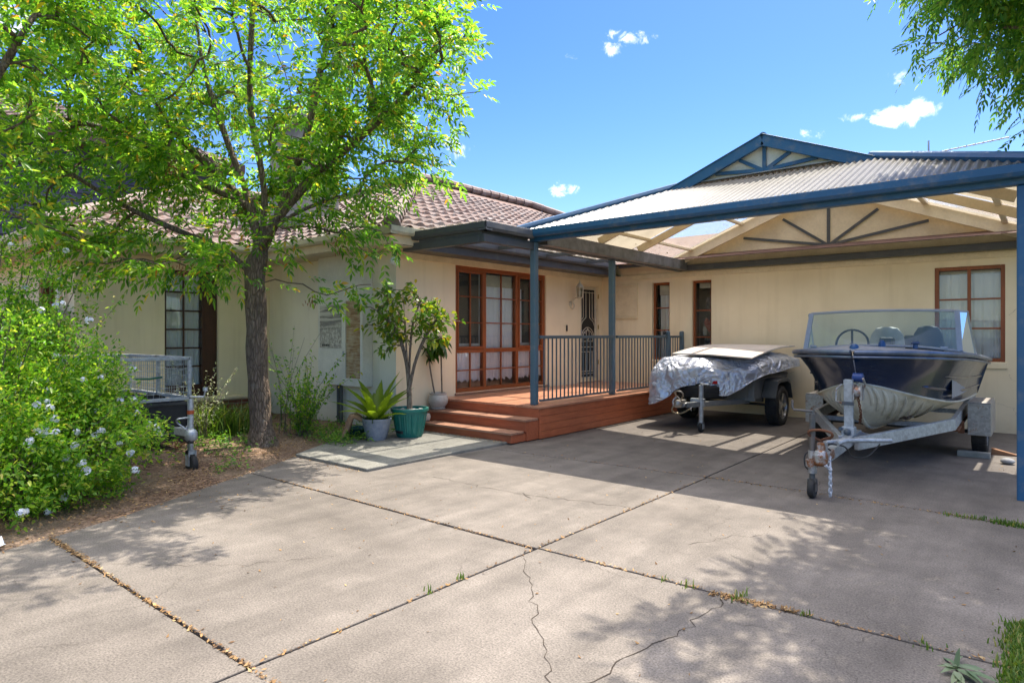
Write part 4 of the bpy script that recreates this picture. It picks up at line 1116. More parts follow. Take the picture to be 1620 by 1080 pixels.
# ------------------------------------------------------------------ runabout boat
BX, BY = -1.55, 7.33
boat = thing('motor_boat', 'old navy runabout with cream ribbed bottom and wide tinted windscreen', 'boat', (BX, 9.4, .42))
def bp(p): return Vector((BX+p[0], BY+p[1], p[2]))
NS = 44
Kc = crom([(0,.20,.94),(0,.27,.76),(0,.42,.57),(0,.8,.42),(0,1.5,.37),(0,2.6,.36),(0,4.2,.37)], NS)
Cc = crom([(0.004,.20,.945),(.19,.33,.905),(.42,.62,.82),(.58,1.0,.75),(.68,1.55,.69),(.73,2.5,.64),(.75,4.2,.61)], NS)
Gc = crom([(0.006,-.02,1.275),(.30,.07,1.275),(.58,.32,1.268),(.78,.75,1.25),(.875,1.3,1.23),(.91,2.3,1.185),(.89,4.2,1.10)], NS)
def navy_mat():
    t = NT('navy_hull_paint'); co = t.coord()
    d = t.ramp(t.noise(t.coord((1,.5,3)), 4, 7, .7), [(.5, 0.), (.8, .5)])
    col = t.mix(d, (.007,.026,.075), (.08,.085,.095))
    sc = t.ramp(t.noise(t.coord((2,.4,30)), 6, 3), [(.66, 0.), (.72, .3)]); col = t.mix(sc, col, (.16,.16,.16))
    return t.done(t.bsdf(col, t.math('ADD', .10, t.math('MULTIPLY', t.noise(co, 5, 4), .22)), .35, t.bump(t.noise(co, 2.2, 2), .25, .03), .7, .35))
def cream_mat():
    t = NT('cream_bottom_paint'); co = t.coord()
    g = t.ramp(t.noise(co, 4, 7, .7), [(.45, 0.), (.75, 1.)]); col = t.mix(g, (.62,.58,.47), (.34,.30,.21))
    sp_ = t.ramp(t.noise(co, 26, 5, .7), [(.6, 0.), (.68, .6)]); col = t.mix(sp_, col, (.22,.19,.14))
    return t.done(t.bsdf(col, .55, 0, t.bump(t.noise(co, 40, 3), .1, .003), .4))
M['navy'] = navy_mat(); M['hullcream'] = cream_mat()
def side_pt(i, v, s):
    c, g = Cc[i], Gc[i]; p = c.lerp(g, v); fl = .075*math.sin(PI*v)*min(1, i/8)*(1-.6*i/NS)
    return bp((s*(p.x-fl), p.y, p.z))
def bot_pt(i, v, s):
    k, c = Kc[i], Cc[i]; p = k.lerp(c, v); bl = .03*math.sin(PI*v)*min(1, i/6)
    return bp((s*p.x, p.y, p.z-bl))
b = MB()
for s in (1, -1): b.grid([[side_pt(i, v/9, s) for v in range(10)] for i in range(NS)], flip=(s > 0))
hull = b.build('hull', M['navy'], boat, smooth=True, angle=60)
b = MB()
for s in (1, -1): b.grid([[bot_pt(i, v/9, s) for v in range(10)] for i in range(NS)], flip=(s < 0))
bot = b.build('hull_bottom', M['hullcream'], boat, smooth=True, angle=60)
b = MB()      # pressed strakes sweep from the keel up to the chine
for s in (1, -1):
    for i0 in (2, 5, 8, 11, 14, 17, 20, 24):
        pts = []
        for j in range(12):
            f = j/11; i = i0+f*9; a = min(NS-2, int(i)); pts.append(bot_pt(a, .93-.62*f, s).lerp(bot_pt(a+1, .93-.62*f, s), i-int(i)))
        b.tube(pts, [.003,.015]+[.021]*8+[.015,.003], 8)
b.build('strake', M['hullcream'], bot, smooth=True)
b = MB()
for s in (1, -1): b.tube([side_pt(i, 0, s)+Vector((s*.004,0,.0)) for i in range(0, NS, 2)], .013, 6)
b.tube([bp(Kc[i]) for i in range(0, NS, 2)], .02, 8); b.build('chine_rail', M['hullcream'], bot, smooth=True)
b = MB()
for s in (1, -1):
    for v, i0 in ((.25, 18), (.52, 24)): b.tube([side_pt(i, v, s)+Vector((s*.004,0,0)) for i in range(i0, NS)], [.004]+[.016]*(NS-i0-2)+[.012], 6)
b.build('side_strake', M['navy'], hull, smooth=True)
b = MB()
for dz, r, o in ((0, .026, .012), (-.05, .014, .004)):
    for s in (1, -1): b.tube([side_pt(i, 1, s)+Vector((s*o,0,dz)) for i in range(NS)], r, 8)
b.build('gunwale', simple('weathered_blue_gunwale', (.10,.15,.24), (.26,.28,.32), .35, .5, ns=6), boat, smooth=True)
b = MB(); b.add([side_pt(NS-1, 1, 1), side_pt(NS-1, 0, 1), bp(Kc[-1]), side_pt(NS-1, 0, -1), side_pt(NS-1, 1, -1)], [(0,1,2,3,4)]); b.build('transom', M['navy'], boat)
# foredeck up to the windscreen, cockpit floor and side decks
ND = next(i for i in range(NS) if Gc[i].y > 1.32)
b = MB(); P = []
for i in range(ND+1):
    g_ = Gc[i]; row = []
    for k in range(17):
        u = -1+2*k/16; row.append(bp((u*g_.x, g_.y+ (1-abs(u)**2.0)*0.0, g_.z+.012+.055*(1-u*u)*min(1, i/10))))
    P.append(row)
b.grid(P); DK = simple('faded_deck_paint', (.23,.25,.29), (.33,.33,.34), .45, ns=5); b.build('foredeck', DK, boat, smooth=True)
b = MB()
for s in (1, -1):
    b.grid([[bp((s*Gc[i].x, Gc[i].y, Gc[i].z+.012)), bp((s*(Gc[i].x-.16), Gc[i].y, Gc[i].z+.015)), bp((s*(Gc[i].x-.16), Gc[i].y, .75))] for i in range(ND, NS)], flip=(s < 0))
b.grid([[bp((-.7,y,.74)), bp((.7,y,.74))] for y in (1.3, 4.15)]); b.build('cockpit_lining', DK, boat)
BF = simple('blue_deck_fitting', (.03,.10,.25), None, .3)
b = MB(); b.lathe(bp((0,.06,1.28)), [(.05,0),(.045,.05),(.03,.075),(.015,.08)], 14); b.build('bow_light', BF, boat, smooth=True)
b = MB(); b.lathe(bp((.42,.95,1.30)), [(.025,0),(.025,.05),(.05,.06),(.03,.08)], 10); b.build('deck_vent', BF, boat, smooth=True)
b = MB(); b.lathe(bp((.14,.7,1.31)), [(.04,0),(.035,.055),(.015,.085)], 10); b.build('deck_cleat', BF, boat, smooth=True)
# windscreen
ws = MB()
WB0 = [(-.80,1.25,1.275),(-.45,1.2,1.315),(0,1.18,1.33),(.45,1.2,1.315),(.80,1.25,1.275)]
WT0 = [(-.76,1.37,1.72),(-.42,1.36,1.735),(0,1.355,1.742),(.42,1.36,1.735),(.76,1.37,1.72)]
B_, T_ = [bp(p) for p in crom(WB0, 17)], [bp(p) for p in crom(WT0, 17)]
b = MB(); b.grid([B_, T_]); wsg = b.build('windscreen_glass', M['screen_glass'], boat, smooth=True)
WBr = {s: bp((s*.89,2.0,1.20)) for s in (1,-1)}; WTp = {s: bp((s*.84,1.55,1.715)) for s in (1,-1)}
for s in (1, -1):
    b = MB(); e0, e1 = (B_[-1], T_[-1]) if s > 0 else (B_[0], T_[0]); b.add([e0, e1, WTp[s], WBr[s]], [(0,1,2,3)]); b.build('windscreen_wing', M['screen_glass'], boat)
b = MB(); fr_r = .0135
b.tube(B_, fr_r, 8); b.tube(T_, .016, 8)
for e0, e1 in ((B_[0],T_[0]),(B_[-1],T_[-1])): b.beam(e0, e1, .05, .028, up=(0,1,0))
for s in (1, -1): 
    e0, e1 = (B_[-1], T_[-1]) if s > 0 else (B_[0], T_[0]); b.tube([e0, WBr[s]], .012, 6); b.tube([e1, WTp[s], WBr[s]], .012, 6)
b.build('windscreen_frame', M['silver'], boat, smooth=True, angle=50)
b = MB()
for x in (-.74, .62): b.box(BX+x, BX+x+.07, BY+1.21, BY+1.25, 1.30, 1.325)
b.build('windscreen_foot', M['silver'], boat, bevel=.004)
# steering wheel and seats
b = MB(); c = bp((-.42,1.95,1.33)); a_ = R(28)
pts = [c+Vector((.19*math.cos(t), -.19*math.sin(t)*math.sin(a_)*-.4, .19*math.sin(t))) for t in np.linspace(0, 2*PI, 30, endpoint=False)]
b.tube(pts, .014, 8, closed=True)
for t in (PI/2, PI/2+2.1, PI/2-2.1): b.tube([c, c+Vector((.19*math.cos(t), 0, .19*math.sin(t)))], .014, 6)
b.tube([c, c+Vector((0,-.35,-.05))], .022, 8); b.build('steering_wheel', M['black'], boat, smooth=True)
def seat(x, mat, w=.21, h=1.62):
    b = MB(); prof = [(w*.8,.95),(w,1.05),(w*1.02,1.35),(w*.9,h-.1),(w*.62,h-.02),(w*.3,h)]
    for sgn in (0,): 
        P = []
        for (ww, z) in prof: P.append([bp((x+ww*u, 2.5+.05*u*u, z)) for u in np.linspace(-1,1,9)])
        Q = [[p+Vector((0,.09,0)) for p in r] for r in P]; b.grid(P); b.grid(Q, flip=True)
        for k in range(len(P)-1): b.grid([[P[k][0],Q[k][0]],[P[k+1][0],Q[k+1][0]]]); b.grid([[P[k][-1],Q[k][-1]],[P[k+1][-1],Q[k+1][-1]]], flip=True)
        b.grid([P[-1], Q[-1]])
    b.box(BX+x-w, BX+x+w, BY+2.1, BY+2.55, .95, 1.02); b.box(BX+x-.05, BX+x+.05, BY+2.3, BY+2.4, .74, .95)
    return b.build('seat', mat, boat, smooth=True)
seat(-.13, simple('cream_vinyl', (.62,.60,.54), None, .5), .20, 1.56)['label'] = 'pale seat back in the middle of the boat'
seat(.34, simple('dark_vinyl', (.035,.045,.055), (.07,.08,.09), .55), .17, 1.57)['label'] = 'dark seat back beside the pale one'
b = MB(); b.box(BX-.18, BX-.02, BY+2.35, BY+2.49, 1.30, 1.42); b.build('seat_pocket', M['black'], boat, bevel=.02)
b = MB(); b.box(BX-.2, BX+.2, BY+4.2, BY+4.5, .8, 1.45); b.box(BX-.08, BX+.08, BY+4.25, BY+4.4, .3, .8); b.build('outboard_motor', M['black'], boat, bevel=.06, seg=3)

# ------------------------------------------------------------------ boat trailer, nose down on its jockey wheel
bt = thing('boat_trailer', 'galvanised boat trailer with winch post and jockey wheel under the navy boat', 'trailer', (BX, 9.0, 0))
GV, GR = M['galv'], M['galv_rust']
zf = lambda y: .34+.05*(y-6.2)
def tp(x, y, dz=0): return Vector((BX+x, y, zf(y)+dz))
b = MB(); b.beam(tp(.0,6.3,.01), tp(0,7.55), .075, .10); b.beam(tp(0,7.55), tp(0,8.0,-.1), .07, .06); b.build('drawbar', GV, bt, bevel=.006)
for s in (1, -1):
    b = MB(); b.beam(tp(s*.07,7.15,-.02), tp(s*.72,8.75,-.02), .05, .13); b.beam(tp(s*.72,8.74,-.02), tp(s*.72,11.3,-.02), .05, .13); b.build('chassis_rail', GV, bt, bevel=.005)
for y in (8.7, 9.9, 11.2): b = MB(); b.beam(tp(-.70,y,-.04), tp(.70,y,-.04), .06, .05); b.build('cross_member', GV, bt)
b = MB()
for s in (1, -1): b.beam(tp(s*.30,8.3,.09), tp(s*.36,11.2,.03), .09, .035)
b.build('bunk', M['fence_wood'], bt, bevel=.004)
b = MB()
for y in (8.15, 9.3, 10.5):
    for x in (-.06, .06): b.lathe(tp(x,y,.09), [(.028,-.05),(.04,-.03),(.034,0),(.04,.03),(.028,.05)], 14, 'x')
b.build('keel_roller', M['black'], bt, smooth=True)
# coupling
b = MB(); hy = 6.12
b.box(BX-.055, BX+.055, hy, hy+.28, .335, .415); b.lathe((BX, hy, .30), [(.05,0),(.062,.02),(.062,.09),(.045,.13),(.02,.14)], 18); b.box(BX-.03, BX+.03, hy-.01, hy+.12, .415, .50)
cpl = b.build('coupling', GR, bt, bevel=.006)
b = MB(); b.tube(crom([(BX-.0,hy+.06,.50),(BX-.09,hy,.56),(BX-.085,hy-.02,.60),(BX,hy-.02,.615),(BX+.085,hy-.02,.60),(BX+.09,hy,.56),(BX,hy+.06,.52)], 30), .012, 8); b.build('coupling_handle', M['rust'], cpl, smooth=True)
b = MB(); b.tube([(BX+.06,hy+.3,.46),(BX+.10,hy+.45,.475),(BX+.42,hy+.75,.47)], .022, 12); b.tube([(BX-.02,hy+.25,.47),(BX+.1,hy+.45,.475)], .018, 10); b.build('brake_lever', GV, bt, smooth=True)
# jockey wheel
jx, jy = BX-.075, hy+.02
jk = MB(); jk.cyl((jx,jy,.22), (jx,jy,.42), .035, 14); jk.cyl((jx,jy,.28),(jx,jy,.34), .055, 14); jk.build('jockey_clamp', GR, bt, smooth=True)
jk = MB(); jk.cyl((jx,jy,.16), (jx,jy,.75), .025, 12); jk.box(jx-.035, jx+.035, jy-.03, jy+.03, .13, .17); jk.box(jx-.035, jx-.027, jy-.03, jy+.03, .06, .14); jk.box(jx+.027, jx+.035, jy-.03, jy+.03, .06, .14)
jk.tube([(jx,jy,.75),(jx,jy,.77),(jx-.16,jy,.775),(jx-.17,jy,.80),(jx-.17,jy,.86)], .011, 8); jl = jk.build('jockey_leg', simple('jockey_leg_paint', (.05,.065,.07), (.15,.12,.1), .45), bt, smooth=True)
def small_wheel(par, c, r, w, ax='x'):
    b = MB(); b.lathe(c, [(r*.55,-w/2),(r*.92,-w/2),(r,-w*.3),(r,w*.3),(r*.92,w/2),(r*.55,w/2)], 26, ax); o = b.build('jockey_wheel', M['rubber'], par, smooth=True)
    b = MB(); b.lathe(c, [(r*.2,-w*.46),(r*.56,-w*.4),(r*.56,w*.4),(r*.2,w*.46)], 20, ax); b.build('hub', M['galv'], o, smooth=True)
small_wheel(jl, (jx,jy,.088), .088, .05)
# chain
def chain(pts, parent, n, mat, L=.032, r=.0042):
    b = MB(); P = crom(pts, n+1)
    for i in range(n):
        c = (P[i]+P[i+1])/2; d = (P[i+1]-P[i]).normalized(); s = d.orthogonal().normalized(); s2 = d.cross(s)
        side = s if i % 2 else s2; hl = (P[i+1]-P[i]).length*.72
        b.tube([c+d*math.cos(t)*hl+side*math.sin(t)*hl*.55 for t in np.linspace(0, 2*PI, 12, endpoint=False)], r, 5, closed=True)
    return b.build('chain', mat, parent, smooth=True)
chain([(BX+.05,hy+.08,.36),(BX+.075,hy-.0,.30),(BX+.085,hy-.03,.2),(BX+.085,hy-.03,.05)], bt, 15, M['silver'], r=.0075)
chain([(BX+.05,hy+.1,.37),(BX+.03,hy-.02,.33),(BX+.09,hy-.03,.28)], bt, 8, M['silver'], r=.0075)
chain([(BX+.06,7.22,.93),(BX+.08,7.2,.80),(BX+.09,7.25,.66),(BX+.05,7.4,.55)], bt, 16, M['rust'], r=.005)
# brake cable
b = MB(); b.tube(crom([(BX+.05,6.25,.42),(BX-.03,6.3,.46),(BX+.1,6.5,.43),(BX+.12,6.75,.30),(BX+.2,7.0,.28),(BX+.25,7.3,.36)], 40), .007, 6); b.tube(crom([(BX-.1,6.2,.42),(BX-.15,6.18,.36),(BX-.13,6.15,.26),(BX-.05,6.18,.23)], 20), .007, 6); b.build('brake_cable', M['black'], bt, smooth=True)
# winch post
b = MB(); b.beam((BX-.02,7.27,.36), (BX-.02,7.24,1.0), .085, .06, up=(0,1,0)); b.box(BX-.08, BX+.04, 7.19, 7.30, .40, .52); wp = b.build('winch_post', GV, bt, bevel=.006)
b = MB(); b.cyl((BX-.08,7.185,.50),(BX-.08,7.165,.50),.02,6); b.sphere((BX-.02,7.18,.47), .035, 10, 8); b.box(BX-.075,BX+.035,7.2,7.21,.74,.775); b.build('post_bolt', simple('blue_bolt', (.02,.07,.12), (.12,.1,.08), .5), wp, smooth=True)
b = MB(); b.cyl((BX+.04,7.22,.88),(BX+.11,7.22,.88),.055,16); b.box(BX+.035,BX+.045,7.16,7.29,.80,.95); b.box(BX+.105,BX+.115,7.16,7.29,.80,.95)
b.build('winch', GR, wp, smooth=True, angle=40)
b = MB(); b.tube([(BX-.075,7.2,.95),(BX-.12,7.18,.9),(BX-.12,7.17,.78),(BX-.075,7.19,.76)], .009, 6); b.build('safety_hook', GR, wp, smooth=True)
b = MB(); b.tube([(BX+.11,7.22,.88),(BX+.14,7.2,.96),(BX+.13,7.15,1.02)], .01, 6); b.build('winch_handle', GR, wp, smooth=True)
b = MB(); b.lathe((BX+.055,7.30,1.02), [(.02,-.055),(.045,-.045),(.045,.045),(.02,.055)], 16, 'x'); b.build('bow_roller', simple('blue_roller', (.02,.06,.22), None, .4), wp, smooth=True)
M['guard'] = galv('dull_aluminium_guard', (.36,.34,.31), .12)
# wheels and box guards
def tyre_wheel(parent, c, r, w, rim, mat_rim, ns=0, name='wheel'):
    wr_ = MB(); wr_.lathe(c, [(rim,-w*.42),(rim*1.06,-w*.5),(r*.88,-w*.52),(r*.97,-w*.42),(r,-w*.25),(r,w*.25),(r*.97,w*.42),(r*.88,w*.52),(rim*1.06,w*.5),(rim,w*.42)], 40, 'x', cap=False)
    o = wr_.build(name, M['rubber'], parent, smooth=True, angle=50)
    b = MB()
    for k in range(44):
        a = 2*PI*k/44
        for sx in (-.36, -.12, .12, .36):
            p = Vector((c[0]+sx*w, c[1]+(r+.002)*math.cos(a+sx), c[2]+(r+.002)*math.sin(a+sx))); q = Vector((c[0]+sx*w, c[1]+(r+.002)*math.cos(a+sx+.085), c[2]+(r+.002)*math.sin(a+sx+.085))); b.beam(p, q, w*.18, .008, up=(0, math.cos(a), math.sin(a)))
    b.build('tread', M['rubber'], o)
    b = MB(); b.lathe(c, [(rim*1.02,w*.46),(rim*.98,w*.3),(rim*.96,-w*.4),(rim*1.02,-w*.46)], 36, 'x', cap=False); b.lathe(c, [(.001,w*.36),(rim*.26,w*.36),(rim*.28,w*.2),(.001,w*.18)], 20, 'x', cap=False)
    if ns:
        for k in range(ns):
            for da in (-.13, .13):
                a = 2*PI*k/ns; b.beam(Vector(c)+Vector((w*.30, rim*.24*math.cos(a), rim*.24*math.sin(a))), Vector(c)+Vector((w*.36, rim*.98*math.cos(a+da), rim*.98*math.sin(a+da))), rim*.16, .02, up=(1,0,0))
        b.lathe(c, [(.001,w*.02),(rim*.9,w*.0)], 20, 'x', cap=False, mi=1)
    else:
        b.lathe(c, [(rim*.27,w*.30),(rim*.6,w*.12),(rim*.9,w*.2),(rim*1.0,w*.38)], 28, 'x', cap=False)
    b.build('rim', [mat_rim, M['black']], o, smooth=True, angle=35)
    return o
for s in (1, -1):
    c = (BX+s*.90, 9.78, .262); wl = tyre_wheel(bt, c, .262, .15, .165, M['galv'])
    b = MB(); x0, x1 = sorted((c[0]-s*.10, c[0]+s*.125))
    b.box(x0, x1, 9.40, 9.415, .26, .64); b.box(x0, x1, 10.14, 10.155, .26, .64); b.box(x0, x1, 9.40, 10.155, .64, .655)
    xo = x1 if s > 0 else x0; b.box(xo-.008, xo+.004, 9.416, 10.139, .26, .639); b.build('mudguard', M['guard'], bt, bevel=.012)
    b = MB(); b.beam(tp(s*.72,9.0,-.13), tp(s*.72,10.5,-.13), .06, .02); b.box(BX+s*.74-.03, BX+s*.74+.03, 9.35, 9.42, .28, .42); b.build('leaf_spring', M['rust'], bt)
b = MB(); b.cyl((BX-.9,9.78,.262),(BX+.9,9.78,.262),.022,10); b.build('axle', M['dark_metal'], bt)

ck = MB(); ck.box(BX+.70, BX+1.02, 9.36, 9.48, 0.001, .065); tag(ck.build('chock_brick', simple('concrete_brick', (.34,.33,.29), (.22,.22,.19), .9, bump=.4), bevel=.006), 'grey concrete brick chocking the boat trailer wheel', 'brick')
ck = MB(); ck.add([(BX+1.01,9.75,.001),(BX+1.01,9.85,.001),(BX+1.27,9.82,.001),(BX+1.27,9.77,.001),(BX+1.01,9.75,.075),(BX+1.01,9.85,.075),(BX+1.27,9.82,.015),(BX+1.27,9.77,.015)], [(0,1,2,3)[::-1],(4,5,6,7),(0,1,5,4)[::-1],(1,2,6,5)[::-1],(2,3,7,6)[::-1],(3,0,4,7)[::-1]])
tag(ck.build('timber_wedge', wood('raw_wedge_timber', (.34,.16,.07), (.24,.11,.05), 'x', .7), bevel=.003), 'orange timber wedge behind the boat trailer wheel', 'wedge')
ck = MB(); ck.sphere((-.36,9.15,.035), .07, 14, 8, sz=.5); tag(ck.build('stone', simple('grey_pebble', (.36,.36,.35), None, .8), smooth=True), 'smooth grey stone on the concrete by the blue post', 'stone')

# ------------------------------------------------------------------ box trailer under a silver tarpaulin
X0, X1, Y0, Y1 = -4.78, -3.52, 10.12, 11.72; xm = (X0+X1)/2
tr = thing('box_trailer', 'grey box trailer with alloy wheels and a spare tyre parked by the deck', 'trailer', (xm, 10.7, 0))
DM, GM = M['dark_metal'], M['grey_metal']
b = MB(); t_ = .02
b.box(X0, X1, Y0, Y0+t_, .45, .78); b.box(X0, X1, Y1-t_, Y1, .45, .78); b.box(X0, X0+t_, Y0+t_, Y1-t_, .45, .78); b.box(X1-t_, X1, Y0+t_, Y1-t_, .45, .78); b.box(X0+t_, X1-t_, Y0+t_, Y1-t_, .45, .465); b.build('tray', GM, tr, bevel=.004)
b = MB()
for x in (X0+.02, X0+.42, X1-.48, X1-.24, X1-.13, X1-.02): b.box(x-.02, x+.02, Y0-.015, Y0-.001, .46, .78)
b.box(X0+.05, X1-.05, Y0-.012, Y0-.001, .60, .625); b.box(X0-.01, X1+.01, Y0-.02, Y0-.001, .42, .46); b.build('front_rib', GM, tr, bevel=.003)
b = MB(); b.tube([(X0,Y0,.79),(X1,Y0,.79),(X1,Y1,.79),(X0,Y1,.79)], .022, 8, closed=True); b.build('top_rail', DM, tr, smooth=True)
b = MB(); b.beam((xm-.03, Y0+.6,.42),(xm-.03,8.72,.40), .0001, .0001) if False else None
for s in (1, -1): b.beam((xm+s*.5, Y0+.1,.41),(xm+s*.04,8.95,.42), .05, .075)
b.beam((xm,9.1,.42),(xm,8.80,.42), .06, .06); b.build('drawbar', GM, tr, bevel=.005)
for y in (10.6, 11.4): b = MB(); b.box(X0+.05, X1-.05, y, y+.08, .37, .445); b.build('cross_member', GM, tr)
b = MB(); b.lathe((xm,8.76,.40), [(.04,0),(.055,.02),(.055,.08),(.03,.11)], 16); b.box(xm-.035,xm+.035,8.76,8.95,.45,.50); b.tube(crom([(xm,8.84,.5),(xm-.06,8.80,.58),(xm-.04,8.76,.63),(xm+.04,8.76,.63),(xm+.06,8.80,.58),(xm,8.84,.5)], 24), .011, 7); b.build('coupling', simple('worn_chrome', (.5,.48,.43), (.2,.15,.1), .4, .7), tr, smooth=True, angle=40)
chain([(xm+.03,8.8,.45),(xm-.08,8.75,.40),(xm-.1,8.8,.32),(xm-.02,8.9,.30),(xm+.08,8.95,.36)], tr, 22, simple('brassy_chain', (.42,.37,.25), (.2,.15,.1), .4, .7), r=.006)
chain([(xm-.06,8.85,.55),(xm-.1,8.8,.48),(xm-.05,8.78,.40),(xm+.06,8.9,.45)], tr, 14, M['galv'], r=.006)
jx, jy = -4.0, 9.22
b = MB(); b.cyl((jx,jy,.13),(jx,jy,.70),.034,14); b.box(jx-.16, jx+.05, jy-.02, jy+.04, .38, .5); b.tube([(jx,jy,.70),(jx,jy,.72),(jx+.13,jy-.02,.715),(jx+.14,jy-.02,.76)], .012, 8)
b.box(jx-.04,jx-.03,jy-.03,jy+.03,.05,.15); b.box(jx+.03,jx+.04,jy-.03,jy+.03,.05,.15); b.box(jx-.04,jx+.04,jy-.03,jy+.03,.13,.15)
jl = b.build('jockey_leg', M['galv'], tr, smooth=True, angle=40); small_wheel(jl, (jx,jy,.075), .075, .05)
for s in (1, -1):
    c = (xm+s*.76, 10.78, .315); tyre_wheel(tr, c, .315, .20, .205, M['alloy'], 5)
    b = MB(); xa, xb = sorted((xm+s*.65, xm+s*.87)); ya, yc, ym, yb = 10.36, 10.52, 11.08, 11.22
    prof = [(10.37,.47),(10.50,.72),(10.62,.75),(10.98,.75),(11.12,.70),(11.24,.42)]
    b.grid([[(xa,y,z),(xb,y,z)] for y,z in prof]); b.grid([[(xa,y,z-.012),(xb,y,z-.012)] for y,z in prof], flip=True)
    b.add([(xb if s>0 else xa, y, z) for y,z in prof]+[(xb if s>0 else xa, y, z-.05) for y,z in prof], [(i,i+1,i+7,i+6) for i in range(5)]); b.build('mudguard', DM, tr)
b = MB(); b.cyl((X0,10.78,.315),(X1,10.78,.315),.022,10); b.build('axle', DM, tr)
b = MB(); sw = (xm-.05, 9.78, .57); r_, w_ = .36, .2
b.lathe(sw, [(.2,-.09),(.22,-.1),(.31,-.105),(.35,-.085),(.36,-.05),(.36,.05),(.35,.085),(.31,.105),(.22,.1),(.2,.09)], 44, cap=False)
for zz in (-.06,-.02,.02,.06): b.torus((sw[0],sw[1],sw[2]+zz), .361, .006, n=44, m=5)
sp_o = b.build('spare_wheel', M['rubber'], tr, smooth=True, angle=50)
b = MB(); b.lathe(sw, [(.001,.02),(.1,.03),(.19,.0),(.205,.09)], 30, cap=False); b.build('rim', M['alloy'], sp_o, smooth=True)
b = MB(); b.box(xm+.16, xm+.24, 9.60, 9.64, .70, .75); b.build('tail_light', simple('red_lens', (.5,.015,.02), None, .2), tr, bevel=.006)

def tarp_mat():
    t = NT('silver_tarpaulin'); co = t.coord(); geo = t.n('ShaderNodeNewGeometry')
    col = t.mix(t.ramp(t.noise(co, 3, 5), [(.3, 0.), (.7, 1.)]), (.62,.65,.70), (.46,.50,.57)); col = t.mix(geo.outputs['Backfacing'], col, (.02,.12,.10))
    def ridge(sc, dist, cc=co): return t.math('ABSOLUTE', t.math('SUBTRACT', t.noise(cc, sc, 2, .5, dist), .5))
    n1 = t.bump(ridge(3.4, .9), .9, .16); n2 = t.bump(ridge(9, 1.2), .7, .035, n1); n3 = t.bump(ridge(26, 1.), .4, .008, n2)
    return t.done(t.bsdf(col, .36, .5, n3, .5))
M['tarp'] = tarp_mat()
# perimeter of the load, counter-clockwise, with hem height and bulge at each key point
KEY = [(-5.06,10.05,.60),(-5.04,9.62,.36),(-4.93,9.44,.34),(-4.72,9.42,.40),(-4.48,9.44,.60),(-4.2,9.46,.70),(-4.13,9.5,.71),(-4.05,9.56,.68),(-3.86,9.66,.52),(-3.66,9.78,.60),(-3.50,9.92,.74),(-3.40,10.25,.83),(-3.38,10.8,.86),(-3.37,11.4,.90),(-3.4,11.85,.92),(-4.1,11.95,.9),(-4.8,11.9,.85),(-4.98,11.4,.74),(-5.04,10.7,.66)]
def tarp_mesh():
    n = 420; K = [Vector(k) for k in KEY]; ring = []
    for i in range(n):
        t = i/n*len(K); j = int(t); f = t-j; p0, p1, p2, p3 = (K[(j+d) % len(K)] for d in (-1,0,1,2))
        ring.append(.5*((2*p1)+(p2-p0)*f+(2*p0-5*p1+4*p2-p3)*f*f+(3*p1-p0-3*p2+p3)*f**3))
    cx, cy = -4.15, 10.8; rows = []
    m = 52
    for k in range(m+1):
        v = k/m; row = []
        for p in ring:
            # v 0..0.35: top from centre out, then shoulder, then drop to hem
            top = 1.16+.03*math.sin(p.y*3)-.05*max(0,(10.2-p.y)) ; 
            if v < .4:
                s = v/.4*.86; x = cx+(p.x-cx)*s; y = cy+(p.y-cy)*s; z = top-.05*s**3
            else:
                w = (v-.4)/.6; rad = .86+.14*math.sin(min(1, w*2.2)*PI/2); x = cx+(p.x-cx)*rad; y = cy+(p.y-cy)*rad; z = (top-.05)*(1-w)+p.z*w - .06*math.sin(PI*min(1,w*1.6))*0
            ang = math.atan2(y-cy, x-cx); amp = .05*max(0, (v-.3)/.7)
            wr = mnoise.noise((x*3.0+ang*2, y*3.0, z*1.3))*1.1+.55*mnoise.noise((x*8, y*8+3, z*3.2))+.32*abs(mnoise.noise((x*15, y*15, z*9)))
            cr = (1-abs(mnoise.noise((x*4+z*3, y*4-z*2, z*5)))*2)+.7*(1-abs(mnoise.noise((x*10-z*6, y*10+z*5, z*9)))*2)
            d = Vector((math.cos(ang), math.sin(ang), .25)); o = d*(wr*amp+cr*.03*max(0,(v-.35)))
            row.append((x+o.x, y+o.y, z+o.z+.015*mnoise.noise((x*4,y*4,0))*(1 if v < .4 else .3)))
        row.append(row[0]); rows.append(row)
    b = MB(); b.grid(rows, flip=True); b.hem = rows[-1]; return b
_t = tarp_mesh(); tarp_o = _t.build('tarpaulin', M['tarp'], smooth=True, angle=70)
b = MB(); b.tube([Vector(p) for p in _t.hem[::3]], .011, 6, closed=True); b.build('hem', M['tarp'], tarp_o, smooth=True)
tag(tarp_o, 'crumpled silver tarpaulin draped over the box trailer', 'tarpaulin')
b = MB(); Pt = []; Pb = []
for i in range(13):
    f = i/12; y = 9.74+f*2.05; z = 1.11+.13*math.sin(min(1, f*1.25)*PI/2)
    Pt.append([(-4.72+.03*f, y, z+.045), (-4.1, y, z+.042), (-3.42+.02*f, y-.02, z+.0+.03*f)]); Pb.append([(a[0], a[1], a[2]-.02) for a in Pt[-1]])
b.grid(Pt); b.grid(Pb, flip=True); b.grid([[p[0] for p in Pb],[p[0] for p in Pt]]); b.grid([[p[-1] for p in Pt],[p[-1] for p in Pb]]); b.grid([Pb[0],Pt[0]], flip=True); b.grid([Pt[-1],Pb[-1]], flip=True)
tag(b.build('plywood_sheet', simple('weathered_ply', (.58,.52,.46), (.46,.41,.36), .6, ns=2), smooth=True, angle=40), 'bowed pale plywood sheet lying on the silver tarpaulin', 'board')

